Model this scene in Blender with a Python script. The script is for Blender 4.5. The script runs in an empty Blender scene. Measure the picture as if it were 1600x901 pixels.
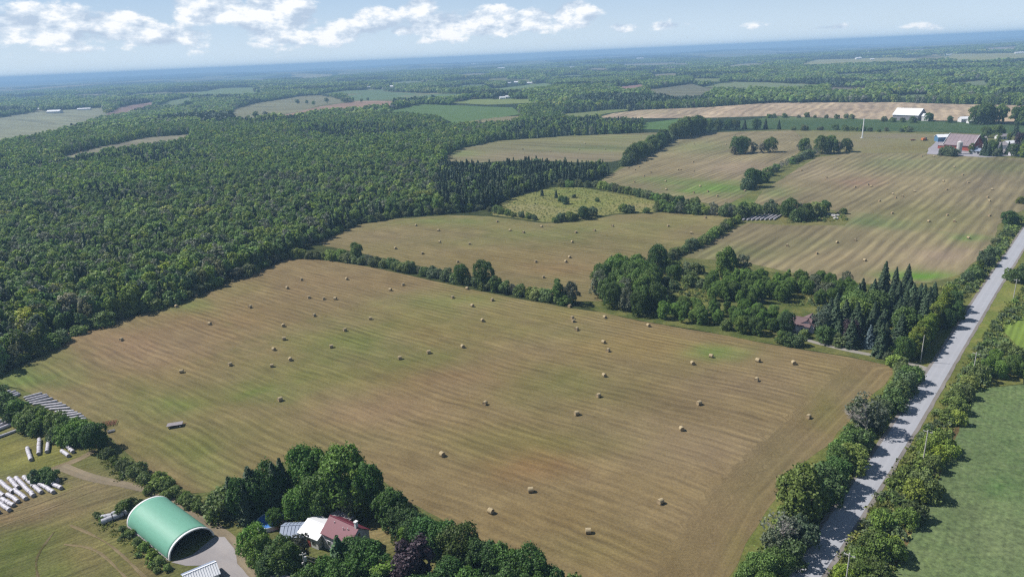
import bpy, bmesh, math, random
import numpy as np
from mathutils import Vector, Matrix, geometry as mgeo
R = math.radians
rng = np.random.default_rng(7)
random.seed(7)
sc = bpy.context.scene
COL = sc.collection

# ------------------------------------------------------------------ camera, sky, sun, exposure
F_PX, PITCH, ROLL, CAM_H = 1100.0, R(18.3), R(2.6), 110.0
fwd = np.array([0, math.cos(PITCH), -math.sin(PITCH)])
r0 = np.array([1.0, 0, 0]); u0 = np.array([0, math.sin(PITCH), math.cos(PITCH)])
rgt = math.cos(ROLL) * r0 - math.sin(ROLL) * u0
upv = math.sin(ROLL) * r0 + math.cos(ROLL) * u0
cam_d = bpy.data.cameras.new("camera"); cam = bpy.data.objects.new("camera", cam_d); COL.objects.link(cam)
cam_d.sensor_width = 36; cam_d.lens = F_PX / 1600 * 36; cam_d.clip_start = 1; cam_d.clip_end = 90000
cam.matrix_world = Matrix(((rgt[0], upv[0], -fwd[0], 0), (rgt[1], upv[1], -fwd[1], 0), (rgt[2], upv[2], -fwd[2], CAM_H), (0, 0, 0, 1)))
sc.camera = cam

SUN_EL = R(48)
sun_from = np.array([-0.965, 0.26, 0.0]); sun_from /= np.linalg.norm(sun_from)
sun_dir = Vector((sun_from[0] * math.cos(SUN_EL), sun_from[1] * math.cos(SUN_EL), math.sin(SUN_EL)))
sd = bpy.data.lights.new("sun", 'SUN'); sd.energy = 5.0; sd.angle = R(0.53); sd.color = (1.0, 0.965, 0.92)
so = bpy.data.objects.new("sun", sd); COL.objects.link(so); so.location = (-400, 100, 500)
so.rotation_euler = sun_dir.to_track_quat('Z', 'Y').to_euler()

sc.view_settings.view_transform = 'Standard'; sc.view_settings.look = 'None'
sc.view_settings.gamma = 1; sc.view_settings.use_curve_mapping = False; sc.view_settings.exposure = 0.48
try:
    sc.cycles.use_denoising = False
    sc.cycles.denoiser = 'OPENIMAGEDENOISE'
    sc.cycles.denoising_input_passes = 'RGB_ALBEDO_NORMAL'
except Exception: pass
sc.cycles.max_bounces = 6; sc.cycles.diffuse_bounces = 2; sc.cycles.glossy_bounces = 2
sc.cycles.transmission_bounces = 2; sc.cycles.volume_bounces = 1; sc.cycles.transparent_max_bounces = 6
sc.cycles.caustics_reflective = False; sc.cycles.caustics_refractive = False
sc.cycles.filter_width = 1.3

class NT:
    """small helper to wire shader nodes"""
    def __init__(s, tree): s.t = tree; s.n = tree.nodes; s.l = tree.links
    def node(s, typ, ins=None, **kw):
        n = s.n.new(typ)
        for k, v in kw.items(): setattr(n, k, v)
        for k, v in (ins or {}).items(): s.put(n.inputs[k], v)
        return n
    def put(s, sock, v):
        if isinstance(v, bpy.types.NodeSocket): s.l.new(v, sock)
        elif v is not None:
            if hasattr(sock, 'default_value'):
                if isinstance(v, (tuple, list)) and len(v) == 3 and sock.type == 'RGBA': v = (*v, 1)
                sock.default_value = v
    def math(s, op, a, b=None, c=None, clamp=False):
        n = s.node('ShaderNodeMath', operation=op, use_clamp=clamp); s.put(n.inputs[0], a)
        if b is not None: s.put(n.inputs[1], b)
        if c is not None: s.put(n.inputs[2], c)
        return n.outputs[0]
    def vmath(s, op, a, b=None, out=0):
        n = s.node('ShaderNodeVectorMath', operation=op); s.put(n.inputs[0], a)
        if b is not None: s.put(n.inputs[1], b)
        return n.outputs[out]
    def mix(s, f, a, b, mode='MIX'):
        n = s.node('ShaderNodeMix', data_type='RGBA', blend_type=mode)
        s.put(n.inputs[0], f); s.put(n.inputs[6], a); s.put(n.inputs[7], b); return n.outputs[2]
    def mapr(s, v, a, b, c=0.0, d=1.0, smooth=False):
        n = s.node('ShaderNodeMapRange', interpolation_type='SMOOTHSTEP' if smooth else 'LINEAR')
        s.put(n.inputs[0], v); s.put(n.inputs[1], a); s.put(n.inputs[2], b); s.put(n.inputs[3], c); s.put(n.inputs[4], d)
        return n.outputs[0]
    def noise(s, vec, scale, detail=3, rough=0.55, out=0, dist=0.0, dim='3D'):
        n = s.node('ShaderNodeTexNoise', noise_dimensions=dim); s.put(n.inputs['Vector'], vec)
        n.inputs['Scale'].default_value = scale; n.inputs['Detail'].default_value = detail
        n.inputs['Roughness'].default_value = rough; n.inputs['Distortion'].default_value = dist
        return n.outputs[out]
    def ramp(s, f, stops):
        n = s.node('ShaderNodeValToRGB'); s.put(n.inputs[0], f); e = n.color_ramp.elements
        while len(e) > 1: e.remove(e[-1])
        e[0].position = stops[0][0]; e[0].color = (*stops[0][1], 1)
        for p, c in stops[1:]:
            x = e.new(p); x.color = (*c, 1)
        return n.outputs[0]

w = bpy.data.worlds.new("World"); sc.world = w; w.use_nodes = True
wt = NT(w.node_tree); wt.n.clear()
sky = wt.node('ShaderNodeTexSky', sky_type='NISHITA'); sky.sun_disc = False
sky.sun_elevation = SUN_EL; sky.sun_rotation = math.atan2(sun_from[0], sun_from[1])
sky.altitude = 300; sky.air_density = 1.0; sky.dust_density = 0.6; sky.ozone_density = 2.0
tc = wt.node('ShaderNodeTexCoord'); dvec = tc.outputs['Generated']
sx = wt.node('ShaderNodeSeparateXYZ', {0: dvec})
az = wt.math('ARCTAN2', sx.outputs[0], sx.outputs[1]); el = wt.math('ARCSINE', sx.outputs[2])
ae = wt.node('ShaderNodeCombineXYZ', {0: az, 1: el, 2: 0.0}).outputs[0]
# cumulus: billowing noise, gathered round a scatter of cloud centres, thinner elsewhere
nv = wt.node('ShaderNodeCombineXYZ', {0: wt.math('MULTIPLY', az, 1.0), 1: wt.math('MULTIPLY', el, 1.9), 2: 0.0}).outputs[0]
n1 = wt.noise(nv, 16, 10, 0.6)
n2 = wt.noise(wt.vmath('ADD', nv, (-0.009, 0.018, 0.0)), 16, 10, 0.6)
big = wt.noise(nv, 3.2, 2, 0.5)
def px_dir(x, y):
    d = fwd * F_PX + rgt * (x - 800) - upv * (y - 450.5); d /= np.linalg.norm(d)
    return math.atan2(d[0], d[1]), math.asin(d[2])
blobs = [(435, 22, 62, 40, 1.0), (330, 8, 60, 26, .95), (250, 58, 120, 22, .62), (60, 40, 120, 26, .8), (175, 42, 60, 26, .8), (515, 52, 70, 22, .7), (585, 36, 40, 20, .85),
         (655, 14, 28, 18, .95), (690, 38, 60, 20, .85), (770, 34, 60, 22, .95), (835, 30, 45, 18, .9), (892, 26, 38, 20, 1.0), (640, 48, 150, 12, .6),
         (972, 45, 34, 10, .62), (1040, 40, 40, 9, .55), (1290, 44, 60, 8, .5), (1590, 26, 20, 10, .5), (1180, 40, 90, 8, .36), (1420, 42, 90, 8, .4), (130, 76, 130, 10, .5), (700, 62, 180, 9, .42)]
cov = 0.0
for (bx, by, bw, bh, s_) in blobs:
    a_, e_ = px_dir(bx, by)
    d_ = wt.vmath('MULTIPLY', wt.vmath('SUBTRACT', ae, (a_, e_, 0)), (F_PX / bw, F_PX / (bh * 1.12), 0))
    ln = wt.vmath('LENGTH', d_, out=1)
    g_ = wt.math('MULTIPLY', wt.math('SUBTRACT', 1.0, wt.math('MULTIPLY', ln, 0.62), clamp=True), s_)
    cov = wt.math('MAXIMUM', cov, g_) if not isinstance(cov, float) else g_
# all round the horizon the same kind of scattered band
band = wt.math('MULTIPLY', wt.mapr(big, 0.5, 0.66, 0.0, 0.55), wt.math('MULTIPLY', wt.mapr(el, 0.10, 0.16, 0, 1), wt.mapr(el, 0.5, 1.0, 1, .3)))
aw = wt.math('ABSOLUTE', wt.math('ADD', az, 0.02))
bandb = wt.math('MULTIPLY', wt.mapr(big, 0.42, 0.6, 0.2, 0.7), wt.math('MULTIPLY', wt.mapr(aw, 0.85, 1.0, 0, 1), wt.math('MULTIPLY', wt.mapr(el, 0.02, 0.05, 0, 1), wt.mapr(el, 0.10, 0.16, 1, .0))))
cov = wt.math('MAXIMUM', cov, wt.math('MAXIMUM', band, bandb))
dens = wt.math('ADD', wt.math('MULTIPLY', n1, 1.35), wt.math('MULTIPLY', cov, 1.05))
alpha = wt.mapr(dens, 1.03, 1.22, 0, 1, smooth=True)
alpha = wt.math('MULTIPLY', alpha, wt.mapr(cov, 0.02, 0.3, 0, 1))
lit = wt.mapr(wt.math('SUBTRACT', n1, n2), -0.13, 0.09, 0.0, 1.0)
lit = wt.math('ADD', wt.math('MULTIPLY', lit, 0.75), wt.math('MULTIPLY', wt.mapr(dens, 1.2, 1.9, 0, 1), 0.25))
ccol = wt.ramp(lit, [(0.12, (0.37, 0.45, 0.56)), (0.5, (0.56, 0.62, 0.69)), (0.75, (0.78, 0.78, 0.78))])
SKY_K = 0.05
skyc = wt.vmath('MULTIPLY', sky.outputs[0], (SKY_K * 1.0, SKY_K * 1.0, SKY_K * 1.0))
# thin high veil, paler towards the horizon
veil = wt.math('MULTIPLY', wt.mapr(el, 0.0, 0.40, 0.97, 0.12), wt.mapr(wt.noise(nv, 6, 4, .6), 0.3, 0.8, .93, 1.03), clamp=True)
skyc = wt.mix(veil, skyc, wt.mix(wt.mapr(el, 0.0, 0.11, 0, 1), (0.52, 0.62, 0.70), (0.31, 0.455, 0.66)))
full = wt.mix(wt.math('MULTIPLY', alpha, 0.88), skyc, ccol)
full = wt.mix(wt.mapr(el, -0.01, 0.0), (0.3, 0.36, 0.3), full)
bg = wt.node('ShaderNodeBackground', {0: full, 1: 1.0})
wo = wt.node('ShaderNodeOutputWorld', {0: bg.outputs[0]})

# ------------------------------------------------------------------ terrain and pixel -> ground
def sstep(x, a, b):
    t = np.clip((x - a) / (b - a), 0, 1); return t * t * (3 - 2 * t)
def hz(x, y):
    x = np.asarray(x, float); y = np.asarray(y, float)
    d = np.sqrt(x * x + y * y)
    h = 0.8 * np.sin(x / 70 + y / 95) + 0.7 * np.sin(y / 75 - x / 110 + 1)
    m = sstep(d, 450, 1300)
    h = h + m * (4.0 * np.sin(x / 260 + 1.3) * np.sin(y / 310 + .9) + 3.0 * np.sin(x / 420 - y / 380))
    m2 = sstep(d, 2500, 9000)
    h = h + m2 * (13 * np.sin(x / 1900 + 2.0) * np.sin(y / 1500 + .4) + 9 * np.sin(x / 900 - y / 1300 + 1) + 5 * np.sin(x / 410 + y / 700))
    m2b = sstep(d, 5200, 8200)
    h = h + m2b * (9 * np.sin(x / 820 + .3) * np.sin(y / 560 + 1.1) + 5 * np.sin(x / 380 - y / 900))
    m3 = sstep(d, 9000, 15000)
    h = h + m3 * (-8 + 12 * np.sin(x / 2600 + .7) + 7 * np.sin(x / 820 + y / 2000 + 2) + 24 * np.exp(-((x / np.maximum(y, 1) + 0.47) / 0.16) ** 2))
    return h
def G(px, py):
    d = fwd * F_PX + rgt * (px - 800) - upv * (py - 450.5)
    z = 0.0
    for _ in range(40):
        t = (CAM_H - z) / -d[2]; x, y = d[0] * t, d[1] * t
        z = 0.5 * z + 0.5 * float(hz(x, y))
    return np.array([x, y, float(hz(x, y))])
def G2(px, py): return G(px, py)[:2]
def PX(x, y, z=None):
    x = np.asarray(x, float); y = np.asarray(y, float)
    if z is None: z = hz(x, y)
    v = np.stack([x, y, z - CAM_H], -1)
    dz = v @ fwd; dz = np.where(dz < 1, 1, dz)
    return 800 + F_PX * (v @ rgt) / dz, 450.5 - F_PX * (v @ upv) / dz
def inpoly(x, y, poly):
    x = np.asarray(x, float); y = np.asarray(y, float); ins = np.zeros(x.shape, bool)
    n = len(poly)
    for i in range(n):
        x1, y1 = poly[i]; x2, y2 = poly[(i + 1) % n]
        if y1 == y2: continue
        c = ((y1 > y) != (y2 > y)) & (x < (x2 - x1) * (y - y1) / (y2 - y1) + x1)
        ins ^= c
    return ins
def lin(c):
    c = np.asarray(c, float) / 255
    return np.where(c <= 0.04045, c / 12.92, ((c + 0.055) / 1.055) ** 2.4)
KLIT = 1.78            # how much brighter than its albedo a flat surface comes out in this light
def alb(c): return lin(c) / KLIT * np.array([.97, 1.0, 1.13])     # the sun is a little warm

def setp(o, label=None, cat=None, group=None, kind=None):
    if label: o["label"] = label
    if cat: o["category"] = cat
    if group: o["group"] = group
    if kind: o["kind"] = kind
    return o
def mkmesh(name, verts, faces, mats=(), smooth=False):
    me = bpy.data.meshes.new(name)
    me.from_pydata([tuple(map(float, v)) for v in verts], [], [tuple(int(i) for i in f) for f in faces])
    for m in mats: me.materials.append(m)
    if smooth: me.polygons.foreach_set('use_smooth', [True] * len(me.polygons))
    me.update(); return me
def link(name, me, parent=None):
    o = bpy.data.objects.new(name, me); COL.objects.link(o)
    if parent: o.parent = parent
    return o
def fattr(me, name, vals):
    a = me.attributes.new(name, 'FLOAT', 'POINT'); a.data.foreach_set('value', np.asarray(vals, np.float32))
def cattr(me, name, cols):
    a = me.attributes.new(name, 'FLOAT_COLOR', 'POINT')
    c = np.ones((len(cols), 4), np.float32); c[:, :3] = cols; a.data.foreach_set('color', c.ravel())

# ------------------------------------------------------------------ materials
def newmat(name):
    m = bpy.data.materials.new(name); m.use_nodes = True; t = NT(m.node_tree); t.n.clear()
    out = t.node('ShaderNodeOutputMaterial'); return m, t, out
def bsdf(t, out, col, rough=0.9, bump=None, bstr=0.3, bdist=0.1, **kw):
    b = t.node('ShaderNodeBsdfPrincipled'); t.put(b.inputs['Base Color'], col); t.put(b.inputs['Roughness'], rough)
    b.inputs['Specular IOR Level'].default_value = kw.get('spec', 0.15)
    if 'metal' in kw: b.inputs['Metallic'].default_value = kw['metal']
    if bump is not None:
        bn = t.node('ShaderNodeBump', {'Height': bump, 'Strength': bstr, 'Distance': bdist}); t.l.new(bn.outputs[0], b.inputs['Normal'])
    t.l.new(b.outputs[0], out.inputs[0]); return b
def pos(t): return t.node('ShaderNodeNewGeometry').outputs['Position']
def field_mat(name, stripe=0.25, fine=0.35, streak=0.3, alt=None, altamt=0.3, altscale=0.05, bumpd=0.12, fscale=1.6, along=0.016, band=1.2, mid_k=0.4):
    m, t, out = newmat(name); p = pos(t)
    base = t.node('ShaderNodeAttribute', attribute_name='Col').outputs['Color']
    su = t.node('ShaderNodeAttribute', attribute_name='su').outputs['Fac']
    sv = t.node('ShaderNodeAttribute', attribute_name='sv').outputs['Fac']
    col = base
    if alt is not None:
        f = t.mapr(t.noise(p, altscale, 5, 0.65), 0.42, 0.68, 0, altamt)
        col = t.mix(f, col, tuple(alb(alt)))
    suv = t.node('ShaderNodeCombineXYZ', {0: t.math('MULTIPLY', su, along), 1: sv, 2: 0.0}).outputs[0]
    st = t.noise(suv, 1.9, 5, 0.62)
    st2 = t.noise(suv, 0.28, 2, 0.5)
    k = t.math('ADD', 1.0, t.math('MULTIPLY', t.math('SUBTRACT', st, 0.5), streak * 2))
    k = t.math('MULTIPLY', k, t.math('ADD', 1.0, t.math('MULTIPLY', t.math('SUBTRACT', st2, 0.5), streak * band)))
    sw = t.math('SINE', t.math('MULTIPLY', sv, 2 * math.pi))
    sw = t.math('MULTIPLY', sw, t.mapr(t.noise(p, 0.02, 3, .6), 0.35, 0.62, 0.15, 1.0))
    sw = t.math('MULTIPLY', sw, t.mapr(t.noise(suv, 1.7, 3, .6), 0.3, 0.6, 0.3, 1.0))
    k = t.math('MULTIPLY', k, t.math('ADD', 1.0, t.math('MULTIPLY', sw, stripe)))
    fn = t.noise(p, fscale, 5, 0.75)
    k = t.math('MULTIPLY', k, t.math('ADD', 1.0, t.math('MULTIPLY', t.math('SUBTRACT', fn, 0.5), fine * 2)))
    mid = t.noise(p, 0.12, 4, 0.6)
    k = t.math('MULTIPLY', k, t.math('ADD', 1.0, t.math('MULTIPLY', t.math('SUBTRACT', mid, 0.5), mid_k)))
    kk = t.node('ShaderNodeCombineXYZ', {0: k, 1: k, 2: t.math('POWER', k, 0.85)}).outputs[0]
    col = t.vmath('MULTIPLY', col, kk)
    # dry against green, straw by straw
    warm = t.noise(p, 0.35, 4, 0.7)
    col = t.mix(t.mapr(warm, 0.35, 0.7, 0, 0.15), col, t.vmath('MULTIPLY', col, (1.1, 1.0, 0.88)))
    b = bsdf(t, out, col, 0.95, t.math('ADD', fn, t.math('MULTIPLY', sw, 0.5)), 0.5, bumpd, spec=0.05)
    return m
M = {}
M['hay'] = field_mat('hay_stubble', 0.17, 0.6, 0.58, (148, 130, 92), 0.5, 0.03, along=0.03, band=.7)
M['yard'] = field_mat('mown_yard', 0.08, 0.9, 0.75, (136, 128, 84), 0.4, 0.08, along=0.05)
M['hayfar'] = field_mat('hay_stubble_far', 0.28, 0.3, 0.6, (150, 138, 102), 0.3, 0.02, along=0.012, band=1.8, mid_k=.2)
M['crop'] = field_mat('green_crop', 0.03, 1.15, 0.3, (128, 138, 92), 0.5, 0.25, fscale=.8, along=.2)
M['rows'] = field_mat('crop_rows', 0.28, 0.3, 0.2, (130, 150, 70), 0.3, 0.05)
M['rough'] = field_mat('rough_grass', 0.0, 0.95, 0.1, (150, 140, 80), 0.6, 0.12, 0.25, 1.1)
M['track'] = field_mat('dirt_track', 0.0, 0.3, 0.45, (170, 150, 118), 0.5, 0.2, 0.05)
M['gravel'] = field_mat('gravel_surface', 0.0, 0.22, 0.15, (185, 175, 165), 0.4, 0.15, 0.03, 3.0)

def ground_mat():
    m, t, out = newmat('countryside_ground'); p = pos(t)
    d = t.vmath('LENGTH', p, out=1)
    a = t.ramp(t.noise(p, 0.09, 6, 0.7), [(0.3, tuple(alb((44, 52, 30)))), (0.55, tuple(alb((78, 84, 44)))), (0.75, tuple(alb((112, 108, 62))))])
    # far away: the patchwork of woods and fields
    sc_ = t.vmath('MULTIPLY', p, (1 / 420, 1 / 900, 0))
    vo = t.node('ShaderNodeTexVoronoi', voronoi_dimensions='2D'); t.put(vo.inputs['Vector'], t.vmath('ADD', sc_, t.node('ShaderNodeTexNoise', {'Vector': sc_, 'Scale': 1.5}).outputs['Color']))
    vo.inputs['Scale'].default_value = 1.0
    cv = t.node('ShaderNodeSeparateColor', {0: vo.outputs['Color']})
    patch = t.ramp(cv.outputs[1], [(0.0, tuple(alb((112, 122, 78)))), (0.5, tuple(alb((150, 138, 102)))), (1.0, tuple(alb((96, 118, 66))))])
    wood = t.ramp(t.noise(p, 0.012, 5, 0.75), [(0.3, tuple(alb((36, 48, 30)))), (0.7, tuple(alb((66, 82, 48))))])
    far = t.mix(t.mapr(cv.outputs[0], 0.52, 0.55), t.vmath('MULTIPLY', wood, (.8, .8, .8)), patch)
    far = t.mix(t.mapr(d, 1700, 2300), wood, far)
    col = t.mix(t.mapr(d, 450, 900), a, far)
    bsdf(t, out, col, 0.95, t.noise(p, 0.6, 4, .7), 0.6, 0.3, spec=0.05); return m
M['ground'] = ground_mat()

def road_mat():
    m, t, out = newmat('worn_chip_seal'); p = pos(t)
    sv = t.node('ShaderNodeAttribute', attribute_name='sv').outputs['Fac']
    c = t.mix(t.noise(p, 0.25, 5, 0.7), tuple(alb((180, 179, 175))), tuple(alb((200, 198, 193))))
    tr = t.math('ABSOLUTE', t.math('SUBTRACT', t.math('ABSOLUTE', sv), 0.42))
    c = t.mix(t.mapr(tr, 0.0, 0.2, 0.35, 0.0), c, tuple(alb((206, 204, 198))))
    suv = t.vmath('MULTIPLY', p, (1, 1, 1))
    cr = t.noise(suv, 2.6, 6, .8)
    c = t.mix(t.mapr(cr, 0.62, 0.72, 0, .12), c, tuple(alb((120, 116, 118))))
    patch = t.noise(p, 0.06, 3, .6)
    c = t.mix(t.mapr(patch, 0.55, 0.7, 0, .12), c, tuple(alb((160, 155, 150))))
    bsdf(t, out, c, 0.9, t.noise(p, 6, 3, .7), .3, .02); return m
M['road'] = road_mat()

def leaf_mat(name, stops, jit=0.5, trans=0.25, objmix=0.42):
    m, t, out = newmat(name)
    oi = t.node('ShaderNodeObjectInfo'); lc = t.node('ShaderNodeAttribute', attribute_name='lc').outputs['Fac']
    loc = oi.outputs['Location']
    patch = t.noise(loc, 0.028, 4, 0.65)
    f = t.math('ADD', t.math('MULTIPLY', oi.outputs['Random'], objmix), t.math('MULTIPLY', t.mapr(patch, 0.36, 0.64), 1 - objmix))
    c = t.ramp(f, stops)
    k = t.math('MULTIPLY', t.mapr(lc, 0, 1, 1 - jit, 1 + jit), t.mapr(t.noise(loc, 0.045, 3, .7), 0.3, 0.7, .62, 1.42))
    c = t.vmath('MULTIPLY', c, t.node('ShaderNodeCombineXYZ', {0: k, 1: k, 2: k}).outputs[0])
    c = t.mix(1.0, c, oi.outputs['Color'], 'MULTIPLY')
    d = t.node('ShaderNodeBsdfPrincipled', {'Base Color': c, 'Roughness': 0.6}); d.inputs['Specular IOR Level'].default_value = 0.25
    tr = t.node('ShaderNodeBsdfTranslucent', {0: t.vmath('MULTIPLY', c, (1.15, 1.25, 0.7))})
    mx = t.node('ShaderNodeMixShader', {0: trans, 1: d.outputs[0], 2: tr.outputs[0]})
    t.l.new(mx.outputs[0], out.inputs[0]); return m
def S(*c, k=1.0): return [(i / (len(c) - 1), tuple(np.array(x) * k)) for i, x in enumerate(c)]
M['leaf_forest'] = leaf_mat('woodland_leaves', S((.060, .070, .040), (.115, .120, .100), (.065, .100, .034), (.080, .125, .032), (.060, .090, .034), (.120, .155, .034), (.075, .115, .032), (.155, .165, .045), (.095, .12, .07), k=1.9), 0.45, .38)
M['leaf_broad'] = leaf_mat('broad_leaves', S((.050, .085, .022), (.075, .125, .026), (.065, .100, .030), (.105, .140, .030), k=1.38), 0.5, .3)
M['leaf_shrub'] = leaf_mat('shrub_leaves', S((.055, .085, .028), (.085, .130, .030), (.075, .095, .050), (.11, .15, .034), (.070, .095, .030), k=1.6), 0.5, .3)
M['leaf_spruce'] = leaf_mat('spruce_needles', S((.028, .050, .026), (.038, .062, .028), (.045, .068, .036), k=1.35), 0.45, 0.15)
M['leaf_blue'] = leaf_mat('blue_spruce_needles', S((.10, .145, .15), (.11, .15, .16)), 0.4, 0.08)
M['leaf_cedar'] = leaf_mat('hedge_foliage', S((.11, .15, .022), (.135, .175, .028), k=1.25), 0.4, 0.3)
M['leaf_copper'] = leaf_mat('copper_leaves', S((.040, .026, .034), (.050, .032, .038)), 0.5, 0.12)
M['leaf_grey'] = leaf_mat('silvery_leaves', S((.105, .120, .085), (.125, .135, .10), k=1.15), 0.4)
M['weed'] = leaf_mat('weed_leaves', S((.09, .12, .028), (.17, .18, .045), (.11, .15, .03), (.20, .17, .07)), 0.4)
def plain(name, c, rough=0.7, var=0.25, scale=1.5, metal=0.0, spec=0.3, stretch=(1, 1, 1), bump=0.0):
    m, t, out = newmat(name); p = t.node('ShaderNodeTexCoord').outputs['Object']
    n = t.noise(t.vmath('MULTIPLY', p, stretch), scale, 5, 0.65)
    k = t.mapr(n, 0.25, 0.75, 1 - var, 1 + var)
    col = t.vmath('MULTIPLY', tuple(c), t.node('ShaderNodeCombineXYZ', {0: k, 1: k, 2: k}).outputs[0])
    bsdf(t, out, col, rough, n if bump else None, bump, 0.05, metal=metal, spec=spec); return m
M['bark'] = plain('bark', (.13, .105, .085), .9, .35, 3)
M['deadwood'] = plain('weathered_branches', (.32, .29, .27), .9, .2, 3)
M['straw'] = plain('rolled_hay', (.32, .255, .15), .95, .35, 5, bump=.6)
M['straw_end'] = plain('bale_end_spiral', (.28, .21, .12), .95, .35, 6, bump=.6)
M['wrap'] = plain('white_bale_wrap', (.42, .40, .43), .45, .16, 2.5, bump=.3)
M['wrap_end'] = plain('dark_bale_end', (.30, .26, .25), .7, .3, 4)
M['greywrap'] = plain('grey_weathered_bale', (.36, .36, .38), .7, .3, 4)
M['fabric'] = plain('green_cover_fabric', (.125, .30, .215), .55, .07, .5, stretch=(1, 4, 1))
M['trim'] = plain('white_trim', (.62, .63, .62), .5, .05)
M['dark'] = plain('dark_interior', (.018, .018, .02), .8, .3)  # near-black: the arched building's inside shade put into colour; some doors use it too
M['steel'] = plain('galvanised_tube', (.35, .36, .37), .4, .15, 3, .7)
M['maroon'] = plain('maroon_metal_roof', (.13, .028, .042), .5, .10, 2, stretch=(1, 1, 1))
M['whiteroof'] = plain('white_metal_roof', (.66, .66, .67), .45, .06, 1.5)
M['greyroof'] = plain('blue_grey_roof', (.24, .28, .36), .5, .12, 1.5)
M['siding'] = plain('pale_siding', (.52, .49, .54), .7, .08, 2)
M['whitewall'] = plain('white_wall', (.58, .57, .56), .7, .08, 2)
M['redwall'] = plain('red_boards', (.30, .065, .045), .8, .25, 2)
M['mauve'] = plain('mauve_brown_shingles', (.135, .088, .088), .85, .15, 3)
M['glass'] = plain('window_glass', (.03, .04, .05), .1, .1, 1, spec=.6)
M['board'] = plain('grey_boards', (.24, .215, .22), .85, .25, 4)
M['barnroof'] = plain('dull_brown_metal_roof', (.20, .155, .165), .55, .2, .4)
M['barngrey'] = plain('weathered_barn_boards', (.22, .21, .23), .85, .2, .5)
M['bluewall'] = plain('blue_shed_wall', (.07, .16, .27), .7, .15)
M['concrete'] = plain('concrete', (.46, .44, .43), .9, .15, .6)
M['rust'] = plain('rusty_steel', (.22, .085, .05), .85, .35, 4)
M['orange'] = plain('orange_paint', (.55, .17, .05), .6, .15)
M['pool'] = plain('blue_pool_cover', (.045, .15, .42), .5, .3, 1.2)
M['poolrim'] = plain('pale_pool_rim', (.55, .6, .65), .5, .1)
M['pole'] = plain('weathered_pole', (.42, .40, .37), .85, .2, 4)
M['wire'] = plain('dull_wire', (.30, .29, .28), .5, .1)
M['tyre'] = plain('black_rubber', (.03, .03, .03), .8, .1)
M['stone'] = plain('field_stone', (.36, .34, .33), .9, .25, 2)

# ------------------------------------------------------------------ ground sheet
def axis(lo, hi, fine_lo, fine_hi, s, grow):
    v = list(np.arange(fine_lo, fine_hi, s)); d = s; x = v[-1]
    while x < hi: d *= grow; x += d; v.append(min(x, hi))
    d = s; x = fine_lo
    while x > lo: d *= grow; x -= d; v.insert(0, max(x, lo))
    return np.array(v)
WORLD = 19000
ax = axis(-WORLD, WORLD, -300, 420, 7, 1.045); ay = axis(-WORLD, WORLD, 60, 560, 7, 1.03)
gx, gy = np.meshgrid(ax, ay); gz = hz(gx, gy)
nx, ny = len(ax), len(ay)
vs = np.stack([gx.ravel(), gy.ravel(), gz.ravel()], 1)
i0 = (np.arange(ny - 1)[:, None] * nx + np.arange(nx - 1)[None, :]).ravel()
fs = np.stack([i0, i0 + 1, i0 + nx + 1, i0 + nx], 1)
gme = bpy.data.meshes.new("ground"); gme.from_pydata(vs.tolist(), [], fs.tolist()); gme.materials.append(M['ground'])
gme.polygons.foreach_set('use_smooth', [True] * len(gme.polygons))
ground = link("ground", gme); setp(ground, "wide rolling countryside of rough grass and woodland floor reaching the horizon", kind='structure')

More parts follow.
